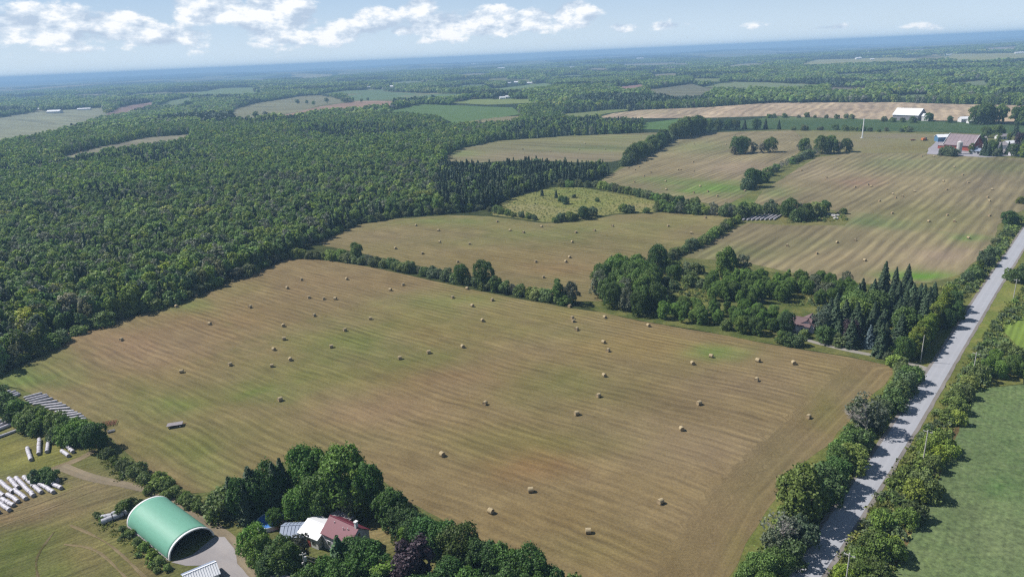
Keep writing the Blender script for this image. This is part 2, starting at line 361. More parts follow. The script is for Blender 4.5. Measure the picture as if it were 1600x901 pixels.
# direction frame of the land survey: u along the hedges, v across
UDIR = np.array([0.80, -0.60]); VDIR = np.array([0.60, 0.80])
def smooth_noise(x, y, s, seed=0):
    return (np.sin(x / s + seed) * np.cos(y / s * 1.3 + seed * 2.1) + 0.5 * np.sin(x / s * 2.3 + y / s * 1.7 + seed) + .25 * np.sin(x / s * 4.9 - y / s * 4.1 + seed * 3)) / 1.75
def densify(poly, step, jit, seed=1):
    out = []; n = len(poly)
    for i in range(n):
        a, b = poly[i], poly[(i + 1) % n]; L = np.linalg.norm(b - a); k = max(1, int(L / step))
        nrm = np.array([-(b - a)[1], (b - a)[0]]) / max(L, 1e-6)
        for j in range(k):
            p = a + (b - a) * j / k
            q = 0 if jit == 0 else jit * float(smooth_noise(p[0], p[1], step * 2.2, seed))
            out.append(p + nrm * q)
    return out
SHEETS = {}
def sheet(name, pxpoly, mat, cell, off, base, blobs=(), label=None, jit=1.0, sdir=None, period=3.2, warp=2.5, head=None, world=False, kind='structure', vary=0.12):
    poly = [np.array(p, float) if world else G2(*p) for p in pxpoly]
    poly = densify(poly, cell * 1.5, jit)
    P = np.array(poly); n = len(P)
    xs = np.arange(P[:, 0].min(), P[:, 0].max(), cell); ys = np.arange(P[:, 1].min(), P[:, 1].max(), cell)
    qx, qy = np.meshgrid(xs, ys); qx = qx.ravel() + rng.uniform(-.2, .2, qx.size) * cell; qy = qy.ravel() + rng.uniform(-.2, .2, qy.size) * cell
    ins = inpoly(qx, qy, poly)
    pts = [Vector(p) for p in P] + [Vector((a, b)) for a, b in zip(qx[ins], qy[ins])]
    res = mgeo.delaunay_2d_cdt(pts, [], [list(range(n))], 1, 1e-4)
    V = np.array([(v.x, v.y) for v in res[0]])
    Z = hz(V[:, 0], V[:, 1]) + off
    fc = []
    for f in res[2]:
        a, b, c = V[f[0]], V[f[1]], V[f[2]]
        fc.append(f if (b[0]-a[0])*(c[1]-a[1])-(b[1]-a[1])*(c[0]-a[0]) > 0 else f[::-1])
    me = mkmesh(name, np.column_stack([V, Z]), fc, [mat], True)
    x, y = V[:, 0], V[:, 1]
    u_ = UDIR if sdir is None else np.array(sdir) / np.linalg.norm(sdir)
    v_ = np.array([-u_[1], u_[0]])
    su = x * u_[0] + y * u_[1]; sv = x * v_[0] + y * v_[1]
    sv = sv + warp * smooth_noise(x, y, 34, 2) + warp * 0.35 * smooth_noise(x, y, 13, 5)
    if head is not None:
        # headland: the last rounds were driven parallel to these edges
        dist = np.full(len(x), 1e9)
        for a, b in head:
            a = G2(*a); b = G2(*b); ab = b - a; tt = np.clip(((x - a[0]) * ab[0] + (y - a[1]) * ab[1]) / (ab @ ab), 0, 1)
            dist = np.minimum(dist, np.hypot(x - a[0] - tt * ab[0], y - a[1] - tt * ab[1]))
        k = sstep(dist, 15, 9)
        sv = sv * (1 - k) + (dist + 500) * k * 1.0
    fattr(me, 'su', su); fattr(me, 'sv', sv / period)
    col = np.tile(alb(base), (len(x), 1))
    if vary: col = col * (1 + vary * smooth_noise(x, y, 22, 3))[:, None]
    if blobs:
        px, py = PX(x, y)
        for (bx, by, rx, ry, c, wgt) in blobs:
            dx = (px - bx) / rx; dy = (py - by) / ry
            wob = 1 + .55 * smooth_noise(x, y, 9, bx) + .35 * smooth_noise(x, y, 3.5, by)
            k = np.exp(-(dx * dx + dy * dy) * np.clip(wob, .3, 2)) * wgt
            col = col * (1 - k[:, None]) + alb(c) * k[:, None]
    cattr(me, 'Col', col)
    o = link(name, me); setp(o, label, kind=kind); SHEETS[name] = poly; return o
def strip(name, pts, width, mat, off, base, step=3.0, label=None, cross=6, world=False, vary=0.1, wjit=0.0, period=1.0, vvar=None):
    P = np.array([p if world else G2(*p) for p in pts], float)
    # smooth catmull-rom
    Q = []
    for i in range(len(P) - 1):
        p0, p1, p2, p3 = P[max(i - 1, 0)], P[i], P[i + 1], P[min(i + 2, len(P) - 1)]
        n = max(2, int(np.linalg.norm(p2 - p1) / step))
        for j in range(n):
            t = j / n
            Q.append(0.5 * ((2 * p1) + (-p0 + p2) * t + (2 * p0 - 5 * p1 + 4 * p2 - p3) * t * t + (-p0 + 3 * p1 - 3 * p2 + p3) * t ** 3))
    Q.append(P[-1]); Q = np.array(Q)
    T = np.gradient(Q, axis=0); T /= np.linalg.norm(T, axis=1)[:, None]; N = np.column_stack([T[:, 1], -T[:, 0]])
    W = np.interp(np.linspace(0, 1, len(Q)), np.linspace(0, 1, len(width)), width) if hasattr(width, '__len__') else np.full(len(Q), float(width))
    verts = []; su = []; sv = []; cum = np.concatenate([[0], np.cumsum(np.linalg.norm(np.diff(Q, axis=0), axis=1))])
    for i in range(len(Q)):
        for c in range(cross + 1):
            s = c / cross * 2 - 1; ww = W[i] / 2
            if wjit and abs(s) == 1: ww += wjit * float(smooth_noise(Q[i, 0], Q[i, 1], 4, s * 3 + 5))
            p = Q[i] + N[i] * s * ww; verts.append((p[0], p[1], float(hz(p[0], p[1])) + off)); su.append(cum[i]); sv.append(s * period)
    k = cross + 1
    faces = [(i * k + c, i * k + c + 1, (i + 1) * k + c + 1, (i + 1) * k + c) for i in range(len(Q) - 1) for c in range(cross)]
    me = mkmesh(name, verts, faces, [mat], True)
    me.update()
    if me.polygons[0].normal.z < 0: me.flip_normals()
    fattr(me, 'su', su); fattr(me, 'sv', sv)
    V = np.array(verts); col = np.tile(alb(base), (len(V), 1)) * (1 + vary * smooth_noise(V[:, 0], V[:, 1], 9, 2))[:, None]
    cattr(me, 'Col', col)
    o = link(name, me); setp(o, label, kind='structure'); return o, Q, N

GR = (112, 128, 60); BG = (104, 142, 58); TN = (158, 136, 98); RT = (152, 116, 76); YG = (150, 146, 80)
F1 = [(-260, 700), (-120, 640), (0, 586), (60, 558), (100, 530), (180, 502), (260, 480), (320, 457), (370, 437), (430, 412), (452, 403), (520, 408), (600, 421), (700, 444), (800, 465), (900, 482), (940, 488),
      (1000, 501), (1100, 518), (1180, 533), (1260, 547), (1330, 558), (1392, 572), (1396, 585), (1375, 606), (1340, 640), (1300, 690), (1240, 735), (1205, 790), (1165, 850), (1135, 905), (1110, 985), (880, 1000),
      (840, 890), (760, 850), (700, 815), (640, 785), (600, 750), (540, 700), (470, 710), (400, 740), (345, 765), (300, 770), (245, 742), (205, 712), (172, 680), (140, 655), (90, 628), (30, 607), (0, 600), (-120, 690)]
sheet('hay_field', F1, M['hay'], 2.2, 0.04, (143, 123, 82), [
    (20, 590, 90, 26, (108, 136, 62), .8), (200, 640, 110, 30, (124, 126, 68), .5), (90, 560, 60, 20, (120, 128, 66), .5), (190, 500, 90, 14, (128, 126, 70), .6), (290, 478, 60, 14, BG, .6), (240, 545, 130, 40, (160, 128, 98), .6), (330, 500, 110, 26, (152, 122, 82), .5), (150, 620, 70, 18, (156, 132, 96), .6), (420, 520, 90, 30, (146, 124, 84), .4),
    (240, 620, 110, 26, (116, 122, 58), .5), (270, 635, 50, 14, BG, .4), (480, 590, 160, 38, (120, 122, 62), .8), (420, 615, 60, 16, (108, 134, 56), .6), (560, 535, 120, 30, (116, 126, 62), .75), (650, 505, 110, 26, (126, 130, 66), .6), (690, 470, 90, 14, (120, 140, 62), .7), (640, 560, 90, 20, (112, 124, 60), .5),
    (470, 450, 150, 26, (150, 124, 86), .55), (380, 450, 50, 14, (130, 128, 70), .4), (550, 470, 90, 24, (138, 122, 82), .4), (660, 520, 50, 20, (152, 122, 74), .4),
    (620, 640, 130, 34, (148, 122, 88), .55), (560, 650, 90, 30, (156, 130, 98), .4), (760, 600, 140, 34, (148, 118, 82), .5), (700, 590, 60, 12, (140, 104, 70), .35), (900, 480, 150, 22, (146, 138, 78), .7), (870, 520, 90, 20, (128, 128, 70), .5), (1000, 540, 140, 20, (154, 132, 78), .5), (1120, 552, 50, 12, (104, 142, 56), .75), (1040, 580, 140, 24, (134, 122, 76), .4),
    (880, 600, 90, 30, (114, 122, 56), .6), (820, 625, 60, 20, (120, 118, 62), .5), (960, 640, 110, 30, (132, 120, 78), .4), (1100, 700, 160, 50, (158, 136, 104), .55), (1180, 600, 140, 24, (150, 128, 96), .5), (830, 730, 70, 26, (150, 110, 68), .55), (760, 690, 110, 30, (126, 120, 66), .5), (900, 690, 90, 26, (122, 118, 60), .5), (860, 800, 90, 30, (148, 124, 76), .5),
    (650, 720, 70, 30, (144, 124, 84), .4), (400, 680, 120, 40, (118, 116, 62), .55), (290, 695, 100, 40, (118, 120, 62), .75), (230, 650, 60, 20, (122, 122, 62), .5), (320, 730, 50, 26, (108, 118, 58), .6), (520, 690, 60, 20, (122, 114, 66), .4), (1000, 840, 120, 40, (140, 118, 76), .4), (1080, 800, 80, 30, (146, 124, 88), .4), (920, 860, 90, 30, (140, 128, 72), .4),
    (1220, 720, 40, 40, (132, 124, 72), .4), (1180, 780, 26, 40, (128, 120, 72), .3), (1290, 640, 30, 40, (124, 122, 62), .6), (1330, 600, 40, 20, (128, 120, 76), .5), (1150, 860, 20, 40, (140, 128, 72), .6), (340, 760, 30, 20, (104, 118, 52), .7), (1090, 500, 120, 8, (158, 128, 84), .5)],
    "near hay field of mown tan and green stubble dotted with round bales", jit=0.7, period=3.1, warp=2.0,
    head=[((1396, 585), (1300, 690)), ((1300, 690), (1205, 790)), ((1205, 790), (1110, 985))])
F2 = [(495, 381), (560, 351), (620, 342), (700, 336), (765, 338), (850, 349), (905, 347), (960, 336), (1050, 331), (1135, 333), (1150, 345), (1110, 375), (1075, 397), (1050, 405), (1010, 440), (950, 470), (905, 470), (860, 462), (800, 450), (700, 424), (600, 404), (545, 391)]
sheet('hay_field', F2, M['hay'], 3.2, 0.04, (138, 126, 80), [(980, 350, 120, 10, (146, 142, 84), .7), (850, 365, 90, 12, (118, 130, 66), .6), (700, 345, 90, 7, (122, 138, 72), .6), (600, 370, 80, 14, (156, 134, 100), .5), (780, 400, 160, 18, (142, 120, 76), .5), (880, 420, 90, 14, (150, 116, 78), .5), (1040, 385, 60, 12, (128, 128, 70), .5), (760, 375, 120, 10, (128, 126, 74), .5), (1100, 340, 50, 6, (156, 148, 92), .6)],
    "second hay field behind the hedgerow, olive and tan stubble with bales", jit=1.0, period=3.4, warp=2.5)
F3 = [(765, 327), (800, 310), (860, 293), (900, 291), (950, 300), (1040, 319), (1050, 329), (960, 334), (905, 345), (850, 347), (770, 336)]
sheet('meadow', F3, M['rough'], 3.0, 0.04, (146, 144, 84), [(830, 325, 70, 8, (160, 150, 104), .7), (880, 300, 60, 8, (118, 136, 62), .7), (920, 318, 70, 7, (140, 150, 72), .7), (1000, 322, 40, 5, (168, 152, 104), .7), (800, 335, 50, 5, (164, 152, 100), .6)],
    "unmown pale yellow-green meadow with scattered bushes between the hay fields", jit=1.0)
F4 = [(695, 244), (725, 231), (780, 220), (880, 213), (1000, 208), (1052, 207), (1040, 216), (985, 247), (955, 253), (900, 254), (820, 250), (740, 255), (700, 252)]
sheet('hay_field', F4, M['hayfar'], 5, 0.1, (140, 134, 92), [(860, 245, 150, 8, (152, 134, 106), .7), (930, 232, 70, 5, (118, 134, 74), .6), (850, 218, 150, 5, (140, 138, 84), .6), (720, 240, 30, 5, (130, 146, 76), .6), (960, 215, 70, 5, (136, 140, 84), .5)],
    "distant olive hay field behind the dark conifers", period=4, jit=2)
F5 = [(928, 288), (975, 262), (1060, 216), (1112, 207), (1240, 204), (1262, 222), (1240, 247), (1190, 272), (1175, 300), (1140, 318), (1128, 323), (1050, 307), (980, 294)]
sheet('hay_field', F5, M['hayfar'], 3.5, 0.06, (150, 136, 98), [(1120, 295, 70, 9, (104, 142, 56), .95), (1030, 280, 40, 5, (110, 136, 62), .7), (1080, 285, 60, 4, (108, 136, 62), .6), (1090, 230, 60, 10, (132, 140, 84), .6), (1150, 262, 70, 12, (164, 142, 116), .6), (1040, 262, 40, 12, (144, 128, 90), .5), (970, 285, 30, 6, (130, 130, 80), .4)],
    "middle hay field with a bright green hollow at its lower end", period=5, jit=1.2, sdir=(0.62, 0.78))
sheet('field_margin_grass', [(1000, 445), (1050, 400), (1150, 345), (1130, 330), (1040, 325), (925, 292), (985, 252), (1060, 210), (1240, 201), (1600, 212), (1770, 218), (1770, 300), (1640, 325), (1585, 345), (1500, 450), (1380, 448), (1200, 425), (1100, 414)], M['rough'], 5, 0.03, (112, 116, 66), [(1170, 320, 30, 10, (108, 140, 60), .7), (1270, 346, 40, 8, (146, 132, 84), .7), (1240, 340, 40, 6, (136, 122, 76), .5)], "grass margins and banks between the farther hay fields")
F6 = [(1178, 318), (1192, 298), (1240, 268), (1275, 246), (1330, 239), (1400, 236), (1600, 248), (1760, 256), (1740, 290), (1620, 318), (1582, 335), (1560, 350), (1548, 390), (1500, 430), (1455, 442), (1380, 444), (1300, 438), (1200, 418), (1150, 408), (1068, 402), (1120, 372), (1168, 348), (1230, 352), (1320, 352), (1330, 342), (1300, 328), (1230, 330)]
sheet('hay_field', F6, M['hayfar'], 3.2, 0.06, (150, 136, 98), [(1280, 270, 60, 12, (166, 148, 114), .7), (1400, 255, 60, 12, (124, 132, 84), .7), (1500, 260, 60, 16, (128, 132, 84), .5), (1560, 262, 60, 12, (122, 132, 76), .6), (1345, 285, 40, 8, (160, 128, 102), .8), (1360, 345, 40, 9, (108, 134, 74), .8), (1400, 350, 40, 9, (116, 134, 78), .6), (1270, 325, 60, 12, (160, 144, 104), .5), (1450, 290, 60, 14, (166, 150, 110), .5), (1430, 330, 70, 18, (128, 124, 76), .6), (1210, 300, 30, 9, (112, 130, 70), .7), (1150, 395, 70, 12, (120, 128, 72), .7), (1480, 345, 60, 20, (124, 122, 76), .6), (1540, 280, 40, 20, (158, 140, 108), .5), (1470, 400, 60, 14, (166, 144, 118), .7), (1510, 372, 30, 6, (108, 138, 66), .8), (1440, 432, 50, 7, (100, 146, 46), .95), (1390, 430, 30, 6, (112, 136, 64), .7), (1320, 400, 70, 14, (158, 138, 102), .5), (1260, 380, 60, 12, (128, 126, 80), .5)],
    "wide striped hay field beside the road below the far farm", period=6.5, warp=1.0, sdir=(0.66, 0.75), jit=1.0)
sheet('rough_pasture', [(1240, 204), (1300, 206), (1400, 208), (1470, 210), (1480, 226), (1440, 240), (1330, 239), (1262, 244), (1262, 222)], M['rough'], 6, 0.1, (140, 134, 90), [(1330, 225, 60, 8, (156, 140, 110), .6), (1400, 213, 60, 4, (150, 136, 120), .6), (1420, 232, 60, 5, (130, 118, 74), .6)], "rough pasture with bare patches before the far farm")
sheet('crop_field', [(1090, 196), (1180, 186), (1210, 182), (1350, 186), (1600, 197), (1760, 203), (1760, 216), (1600, 214), (1500, 207), (1400, 205), (1200, 202)], M['crop'], 9, 0.15, (66, 92, 50), [(1240, 184, 60, 4, (110, 124, 72), .7), (1440, 192, 80, 4, (84, 108, 62), .5)], "dark green crop field below the tan grain field", period=6, sdir=(1, -.2))
sheet('crop_field', [(1000, 202), (1010, 192), (1060, 186), (1110, 186), (1090, 198), (1060, 203)], M['crop'], 8, 0.15, (92, 124, 64), (), "small green crop strip between rows of dark trees", period=6)
sheet('grain_field', [(930, 184), (960, 177), (1000, 172), (1100, 168), (1200, 161), (1400, 160), (1600, 165), (1760, 170), (1760, 194), (1600, 191), (1400, 188), (1220, 181), (1120, 184), (1020, 185)], M['hayfar'], 9, 0.15, (196, 172, 138), [(1020, 175, 60, 4, (166, 156, 112), .5), (1250, 172, 140, 3, (182, 156, 122), .5)], "pale tan harvested grain field on the rise beyond the farms", period=16, sdir=(0.5, 0.86), warp=6)
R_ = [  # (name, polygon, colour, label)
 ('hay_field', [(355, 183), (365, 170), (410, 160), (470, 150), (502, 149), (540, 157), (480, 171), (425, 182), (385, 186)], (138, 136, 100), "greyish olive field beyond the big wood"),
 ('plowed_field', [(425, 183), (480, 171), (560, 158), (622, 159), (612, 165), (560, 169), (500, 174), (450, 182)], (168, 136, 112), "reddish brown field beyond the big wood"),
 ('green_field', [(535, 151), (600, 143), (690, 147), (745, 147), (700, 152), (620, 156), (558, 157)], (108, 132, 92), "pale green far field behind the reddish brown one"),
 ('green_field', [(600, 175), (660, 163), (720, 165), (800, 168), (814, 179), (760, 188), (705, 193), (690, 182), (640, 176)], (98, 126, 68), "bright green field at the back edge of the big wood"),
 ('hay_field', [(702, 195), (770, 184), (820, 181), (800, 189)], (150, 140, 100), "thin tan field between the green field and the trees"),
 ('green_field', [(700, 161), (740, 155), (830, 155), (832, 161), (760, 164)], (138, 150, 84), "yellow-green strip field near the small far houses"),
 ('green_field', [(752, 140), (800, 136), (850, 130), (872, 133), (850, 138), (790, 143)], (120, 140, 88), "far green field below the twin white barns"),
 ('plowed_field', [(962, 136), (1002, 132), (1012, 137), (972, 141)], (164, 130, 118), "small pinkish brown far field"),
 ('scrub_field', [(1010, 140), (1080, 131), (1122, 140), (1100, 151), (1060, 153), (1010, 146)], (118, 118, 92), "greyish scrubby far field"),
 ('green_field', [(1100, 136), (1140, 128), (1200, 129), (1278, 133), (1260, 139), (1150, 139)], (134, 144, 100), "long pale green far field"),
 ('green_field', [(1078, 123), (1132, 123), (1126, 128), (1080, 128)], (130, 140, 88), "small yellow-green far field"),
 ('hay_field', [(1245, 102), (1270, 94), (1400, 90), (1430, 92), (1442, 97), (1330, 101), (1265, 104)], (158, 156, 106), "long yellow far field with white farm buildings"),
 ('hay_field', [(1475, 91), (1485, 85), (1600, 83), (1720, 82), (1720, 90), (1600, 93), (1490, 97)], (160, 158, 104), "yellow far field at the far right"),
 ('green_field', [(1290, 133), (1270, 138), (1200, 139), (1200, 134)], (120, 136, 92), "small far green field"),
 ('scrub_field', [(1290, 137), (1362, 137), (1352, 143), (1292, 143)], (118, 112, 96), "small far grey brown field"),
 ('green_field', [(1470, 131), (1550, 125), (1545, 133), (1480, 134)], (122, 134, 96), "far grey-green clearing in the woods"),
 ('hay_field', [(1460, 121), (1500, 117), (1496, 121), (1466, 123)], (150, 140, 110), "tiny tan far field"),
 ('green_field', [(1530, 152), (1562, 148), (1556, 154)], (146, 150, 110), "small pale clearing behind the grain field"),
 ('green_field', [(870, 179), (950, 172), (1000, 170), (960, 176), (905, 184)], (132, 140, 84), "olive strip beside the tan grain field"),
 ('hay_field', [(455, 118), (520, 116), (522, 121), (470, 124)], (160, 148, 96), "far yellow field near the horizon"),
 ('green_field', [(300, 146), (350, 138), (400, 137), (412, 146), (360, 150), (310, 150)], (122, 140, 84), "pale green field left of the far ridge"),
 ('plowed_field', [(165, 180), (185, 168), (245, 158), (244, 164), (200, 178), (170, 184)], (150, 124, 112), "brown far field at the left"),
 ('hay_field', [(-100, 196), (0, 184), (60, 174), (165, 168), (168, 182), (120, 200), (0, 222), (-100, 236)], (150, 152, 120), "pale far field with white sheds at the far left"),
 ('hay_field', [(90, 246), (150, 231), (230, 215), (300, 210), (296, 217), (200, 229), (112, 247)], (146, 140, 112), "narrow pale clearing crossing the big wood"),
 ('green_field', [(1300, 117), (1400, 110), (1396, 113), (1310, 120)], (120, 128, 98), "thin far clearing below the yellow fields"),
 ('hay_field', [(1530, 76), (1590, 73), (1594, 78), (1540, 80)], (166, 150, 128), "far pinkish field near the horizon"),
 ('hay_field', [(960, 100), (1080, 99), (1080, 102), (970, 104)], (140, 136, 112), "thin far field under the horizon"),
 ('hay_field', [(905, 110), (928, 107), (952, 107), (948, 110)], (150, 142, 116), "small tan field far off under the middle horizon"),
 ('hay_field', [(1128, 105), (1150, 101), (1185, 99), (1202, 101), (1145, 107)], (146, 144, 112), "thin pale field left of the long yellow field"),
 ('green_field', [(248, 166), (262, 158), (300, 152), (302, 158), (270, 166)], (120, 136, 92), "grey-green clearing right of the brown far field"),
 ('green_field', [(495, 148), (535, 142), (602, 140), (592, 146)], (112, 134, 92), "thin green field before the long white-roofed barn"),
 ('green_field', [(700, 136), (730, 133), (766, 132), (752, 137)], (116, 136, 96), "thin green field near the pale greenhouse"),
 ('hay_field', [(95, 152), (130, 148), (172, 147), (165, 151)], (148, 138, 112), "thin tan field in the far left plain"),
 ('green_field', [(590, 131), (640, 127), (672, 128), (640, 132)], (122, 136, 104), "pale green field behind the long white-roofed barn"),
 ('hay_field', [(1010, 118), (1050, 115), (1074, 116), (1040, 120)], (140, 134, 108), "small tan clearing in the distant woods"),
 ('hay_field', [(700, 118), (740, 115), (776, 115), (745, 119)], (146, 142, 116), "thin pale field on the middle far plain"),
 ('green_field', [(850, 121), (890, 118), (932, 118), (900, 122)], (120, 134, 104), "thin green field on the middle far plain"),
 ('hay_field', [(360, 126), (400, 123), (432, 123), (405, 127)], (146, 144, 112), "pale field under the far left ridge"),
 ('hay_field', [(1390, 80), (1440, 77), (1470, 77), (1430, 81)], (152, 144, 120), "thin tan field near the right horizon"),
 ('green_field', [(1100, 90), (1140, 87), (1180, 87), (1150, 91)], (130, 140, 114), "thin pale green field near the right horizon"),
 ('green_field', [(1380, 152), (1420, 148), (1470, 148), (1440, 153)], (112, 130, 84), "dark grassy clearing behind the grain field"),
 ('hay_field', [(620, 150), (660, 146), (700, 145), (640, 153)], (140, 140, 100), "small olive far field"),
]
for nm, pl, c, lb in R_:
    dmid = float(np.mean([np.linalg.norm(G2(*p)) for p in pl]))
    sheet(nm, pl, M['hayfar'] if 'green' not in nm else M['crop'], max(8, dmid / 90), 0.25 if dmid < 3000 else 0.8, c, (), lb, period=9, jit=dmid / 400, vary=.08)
FIELDPX = [F1, F2, F3, F4, F5, F6] + [r[1] for r in R_] + [[(1240, 204), (1300, 206), (1400, 208), (1600, 212), (1760, 216), (1760, 256), (1600, 248), (1480, 238), (1440, 240), (1330, 239), (1262, 244), (1262, 222)],
    [(1000, 202), (1010, 192), (1060, 186), (1180, 184), (1210, 180), (1350, 184), (1600, 195), (1760, 203), (1760, 216), (1600, 214), (1200, 203)],
    [(930, 184), (960, 177), (1000, 172), (1100, 168), (1200, 161), (1400, 160), (1600, 165), (1760, 170), (1760, 200), (1600, 196), (1400, 190), (1220, 183)]]
# right of the road
F12 = [(1514, 618), (1532, 606), (1600, 601), (1760, 600), (1800, 1010), (1385, 1010), (1378, 905), (1398, 865), (1432, 800), (1455, 755), (1482, 690), (1498, 650)]
sheet('bean_field', F12, M['crop'], 2.2, 0.05, (112, 130, 80), [(1540, 620, 60, 14, (118, 136, 78), .6), (1590, 700, 40, 40, (98, 120, 70), .5), (1500, 780, 60, 50, (114, 126, 80), .5), (1570, 850, 70, 50, (128, 136, 92), .5), (1440, 880, 40, 30, (120, 130, 80), .5), (1560, 760, 40, 20, (76, 116, 54), .5)],
      "flat green low crop field right of the road", period=1.6, sdir=(.66, .75), jit=.5)
sheet('crop_field', [(1562, 512), (1600, 478), (1640, 452), (1800, 470), (1800, 590), (1640, 570), (1596, 545)], M['rows'], 2.5, 0.06, (132, 152, 66), (), "bright yellow-green row crop beyond the roadside weeds", period=2.2, sdir=(0.66, 0.75), warp=.3, jit=.4)
ROADC = [(1180, 1020), (1216, 960), (1257, 900), (1334, 787), (1408, 675), (1476, 565), (1547.5, 450), (1590, 386), (1640, 312), (1690, 245), (1735, 192)]
sheet('roadside_verge', [(1040, 1000), (1110, 900), (1180, 790), (1270, 690), (1368, 590), (1410, 566), (1440, 560), (1500, 460), (1560, 350), (1590, 325), (1650, 270), (1720, 230), (1790, 260), (1720, 370), (1660, 440), (1600, 500), (1600, 600), (1532, 606), (1514, 618), (1498, 650), (1455, 755), (1398, 865), (1385, 1010), (1180, 1060)],
      M['rough'], 2.6, 0.02, (112, 120, 58), [(1580, 460, 40, 30, (150, 156, 78), .6), (1520, 400, 30, 50, (142, 128, 78), .6), (1480, 450, 30, 14, (146, 132, 84), .8), (1545, 520, 30, 30, (132, 146, 66), .7), (1400, 780, 12, 60, (138, 140, 50), .7), (1350, 850, 10, 40, (132, 122, 60), .5), (1490, 640, 12, 30, (140, 124, 74), .7), (1440, 770, 10, 40, (132, 112, 66), .7), (1470, 600, 10, 30, (120, 130, 60), .6)], "weedy green and yellow grass verge along the road", jit=.5)
verge_strip, _, _ = strip('gravel_shoulder', ROADC, 7.6, M['gravel'], 0.07, (150, 142, 128), label="narrow pale gravel shoulder along the road", wjit=.35)
road, RQ, RN = strip('road', ROADC, 5.6, M['road'], 0.085, (160, 160, 165), label="straight pale grey two-lane country road without markings", wjit=.08)
strip('ditch', [(1380, 912), (1400, 868), (1434, 800), (1458, 754), (1484, 690), (1500, 652), (1514, 622)], 1.6, M['rough'], 0.062, (116, 96, 62), label="narrow brown dead-grass strip edging the low crop field", wjit=.4)
# east property
sheet('farmstead_grass', [(905, 476), (930, 440), (1010, 440), (1050, 405), (1100, 412), (1200, 425), (1300, 442), (1450, 444), (1470, 455), (1500, 462), (1490, 480), (1440, 556), (1398, 574), (1330, 557), (1260, 546), (1180, 532), (1100, 517), (1000, 500), (940, 487)],
      M['rough'], 2.6, 0.025, (96, 106, 52), [(1075, 452, 45, 22, (148, 148, 82), .95), (1040, 480, 12, 6, (150, 128, 96), .8), (1270, 460, 30, 12, (142, 124, 72), .7), (1340, 545, 60, 8, (124, 122, 72), .8), (1050, 440, 20, 10, (146, 138, 90), .6), (1250, 540, 40, 6, (120, 122, 60), .6)], "grass and clearings of the tree-ringed roadside property")
strip('driveway', [(1461, 590), (1446, 578), (1432, 571), (1400, 563), (1375, 557), (1330, 548), (1290, 539), (1256, 529), (1245, 520)], [5.5, 4.2, 3.0, 2.6, 2.4, 2.4, 2.4, 2.6, 4], M['gravel'], 0.045, (176, 168, 148), label="pale gravel driveway running from the road to the mauve-roofed house", wjit=.25)
# west farmyard
YARD = [(-300, 720), (-120, 690), (0, 602), (30, 607), (90, 628), (140, 655), (172, 680), (205, 712), (245, 742), (300, 770), (345, 765), (400, 740), (470, 710), (540, 700), (600, 750), (640, 785), (700, 815), (760, 850), (840, 890), (880, 1000), (860, 1120), (-300, 1120)]
sheet('farmyard_grass', YARD, M['yard'], 2.4, 0.02, (108, 113, 60), [(60, 790, 110, 26, (148, 126, 90), .95), (140, 760, 80, 20, (142, 124, 88), .9), (20, 810, 60, 14, (146, 120, 86), .9), (40, 700, 70, 18, (146, 136, 70), .8), (90, 735, 50, 8, (122, 108, 66), .6), (200, 800, 60, 30, (132, 118, 78), .7), (50, 850, 60, 28, (96, 104, 46), .9), (20, 720, 60, 14, (140, 136, 66), .8), (110, 712, 30, 8, (128, 122, 60), .7), (90, 760, 20, 6, (128, 132, 50), .8), (20, 890, 60, 30, (84, 94, 42), .8), (150, 860, 60, 40, (138, 120, 78), .7), (110, 830, 30, 20, (122, 112, 66), .5), (230, 890, 30, 20, (150, 116, 86), .5),
      (330, 800, 40, 20, (126, 124, 76), .6), (370, 820, 30, 30, (122, 120, 62), .6), (590, 835, 40, 14, (158, 134, 92), .8), (470, 800, 50, 14, (122, 124, 60), .7), (640, 860, 50, 20, (128, 122, 66), .6), (690, 885, 40, 10, (130, 112, 76), .5), (20, 665, 30, 5, (150, 120, 86), .6), (190, 850, 30, 30, (118, 122, 58), .5)], "worn grass of the farmyard round the green arched building", sdir=(.86, .5), period=1.6, warp=4)
strip('dirt_lane', [(148, 703), (128, 715), (95, 728), (60, 740), (0, 757), (-80, 790)], [2.4, 2.8, 3.0, 2.6, 2.4, 2.4], M['track'], 0.05, (142, 126, 94), label="rutted dirt lane leading past the wrapped bales to the hay field", wjit=.4)
strip('dirt_lane', [(95, 728), (140, 745), (200, 758), (250, 772), (290, 792), (325, 815), (350, 838), (366, 858), (372, 880), (392, 905), (430, 950)], [3.4, 3, 2.6, 2.4, 2.6, 2.8, 3.2, 4, 4.6, 5, 5], M['track'], 0.055, (150, 136, 108), label="pale dirt lane curving round behind the green arched building", wjit=.4)
sheet('gravel_yard', [(268, 878), (300, 866), (335, 838), (352, 838), (366, 856), (372, 880), (398, 905), (430, 960), (330, 950), (345, 900), (330, 882), (290, 884)], M['gravel'], 1.6, 0.075, (176, 168, 158), [(340, 850, 20, 10, (188, 180, 172), .5)], "pale gravel apron before the open end of the arched building", jit=.5)
for k, (a, b, c) in enumerate([((60, 905), (58, 870), (85, 830)), ((230, 905), (170, 850), (110, 820)), ((-20, 830), (60, 800), (150, 765)), ((-20, 812), (50, 790), (130, 760)), ((200, 905), (150, 860), (100, 850))]):
    strip('wheel_track', [a, b, c], .55, M['track'], 0.06 + .004 * k, (140, 124, 86) if k else (96, 90, 52), label=["dark curved tyre track across the green yard grass", "pale tyre track curving through the mown yard", "upper of two pale tyre tracks on the bare strip", "lower of two pale tyre tracks on the bare strip", "faint tyre track beside the curved dark one"][k], wjit=.3, step=2)

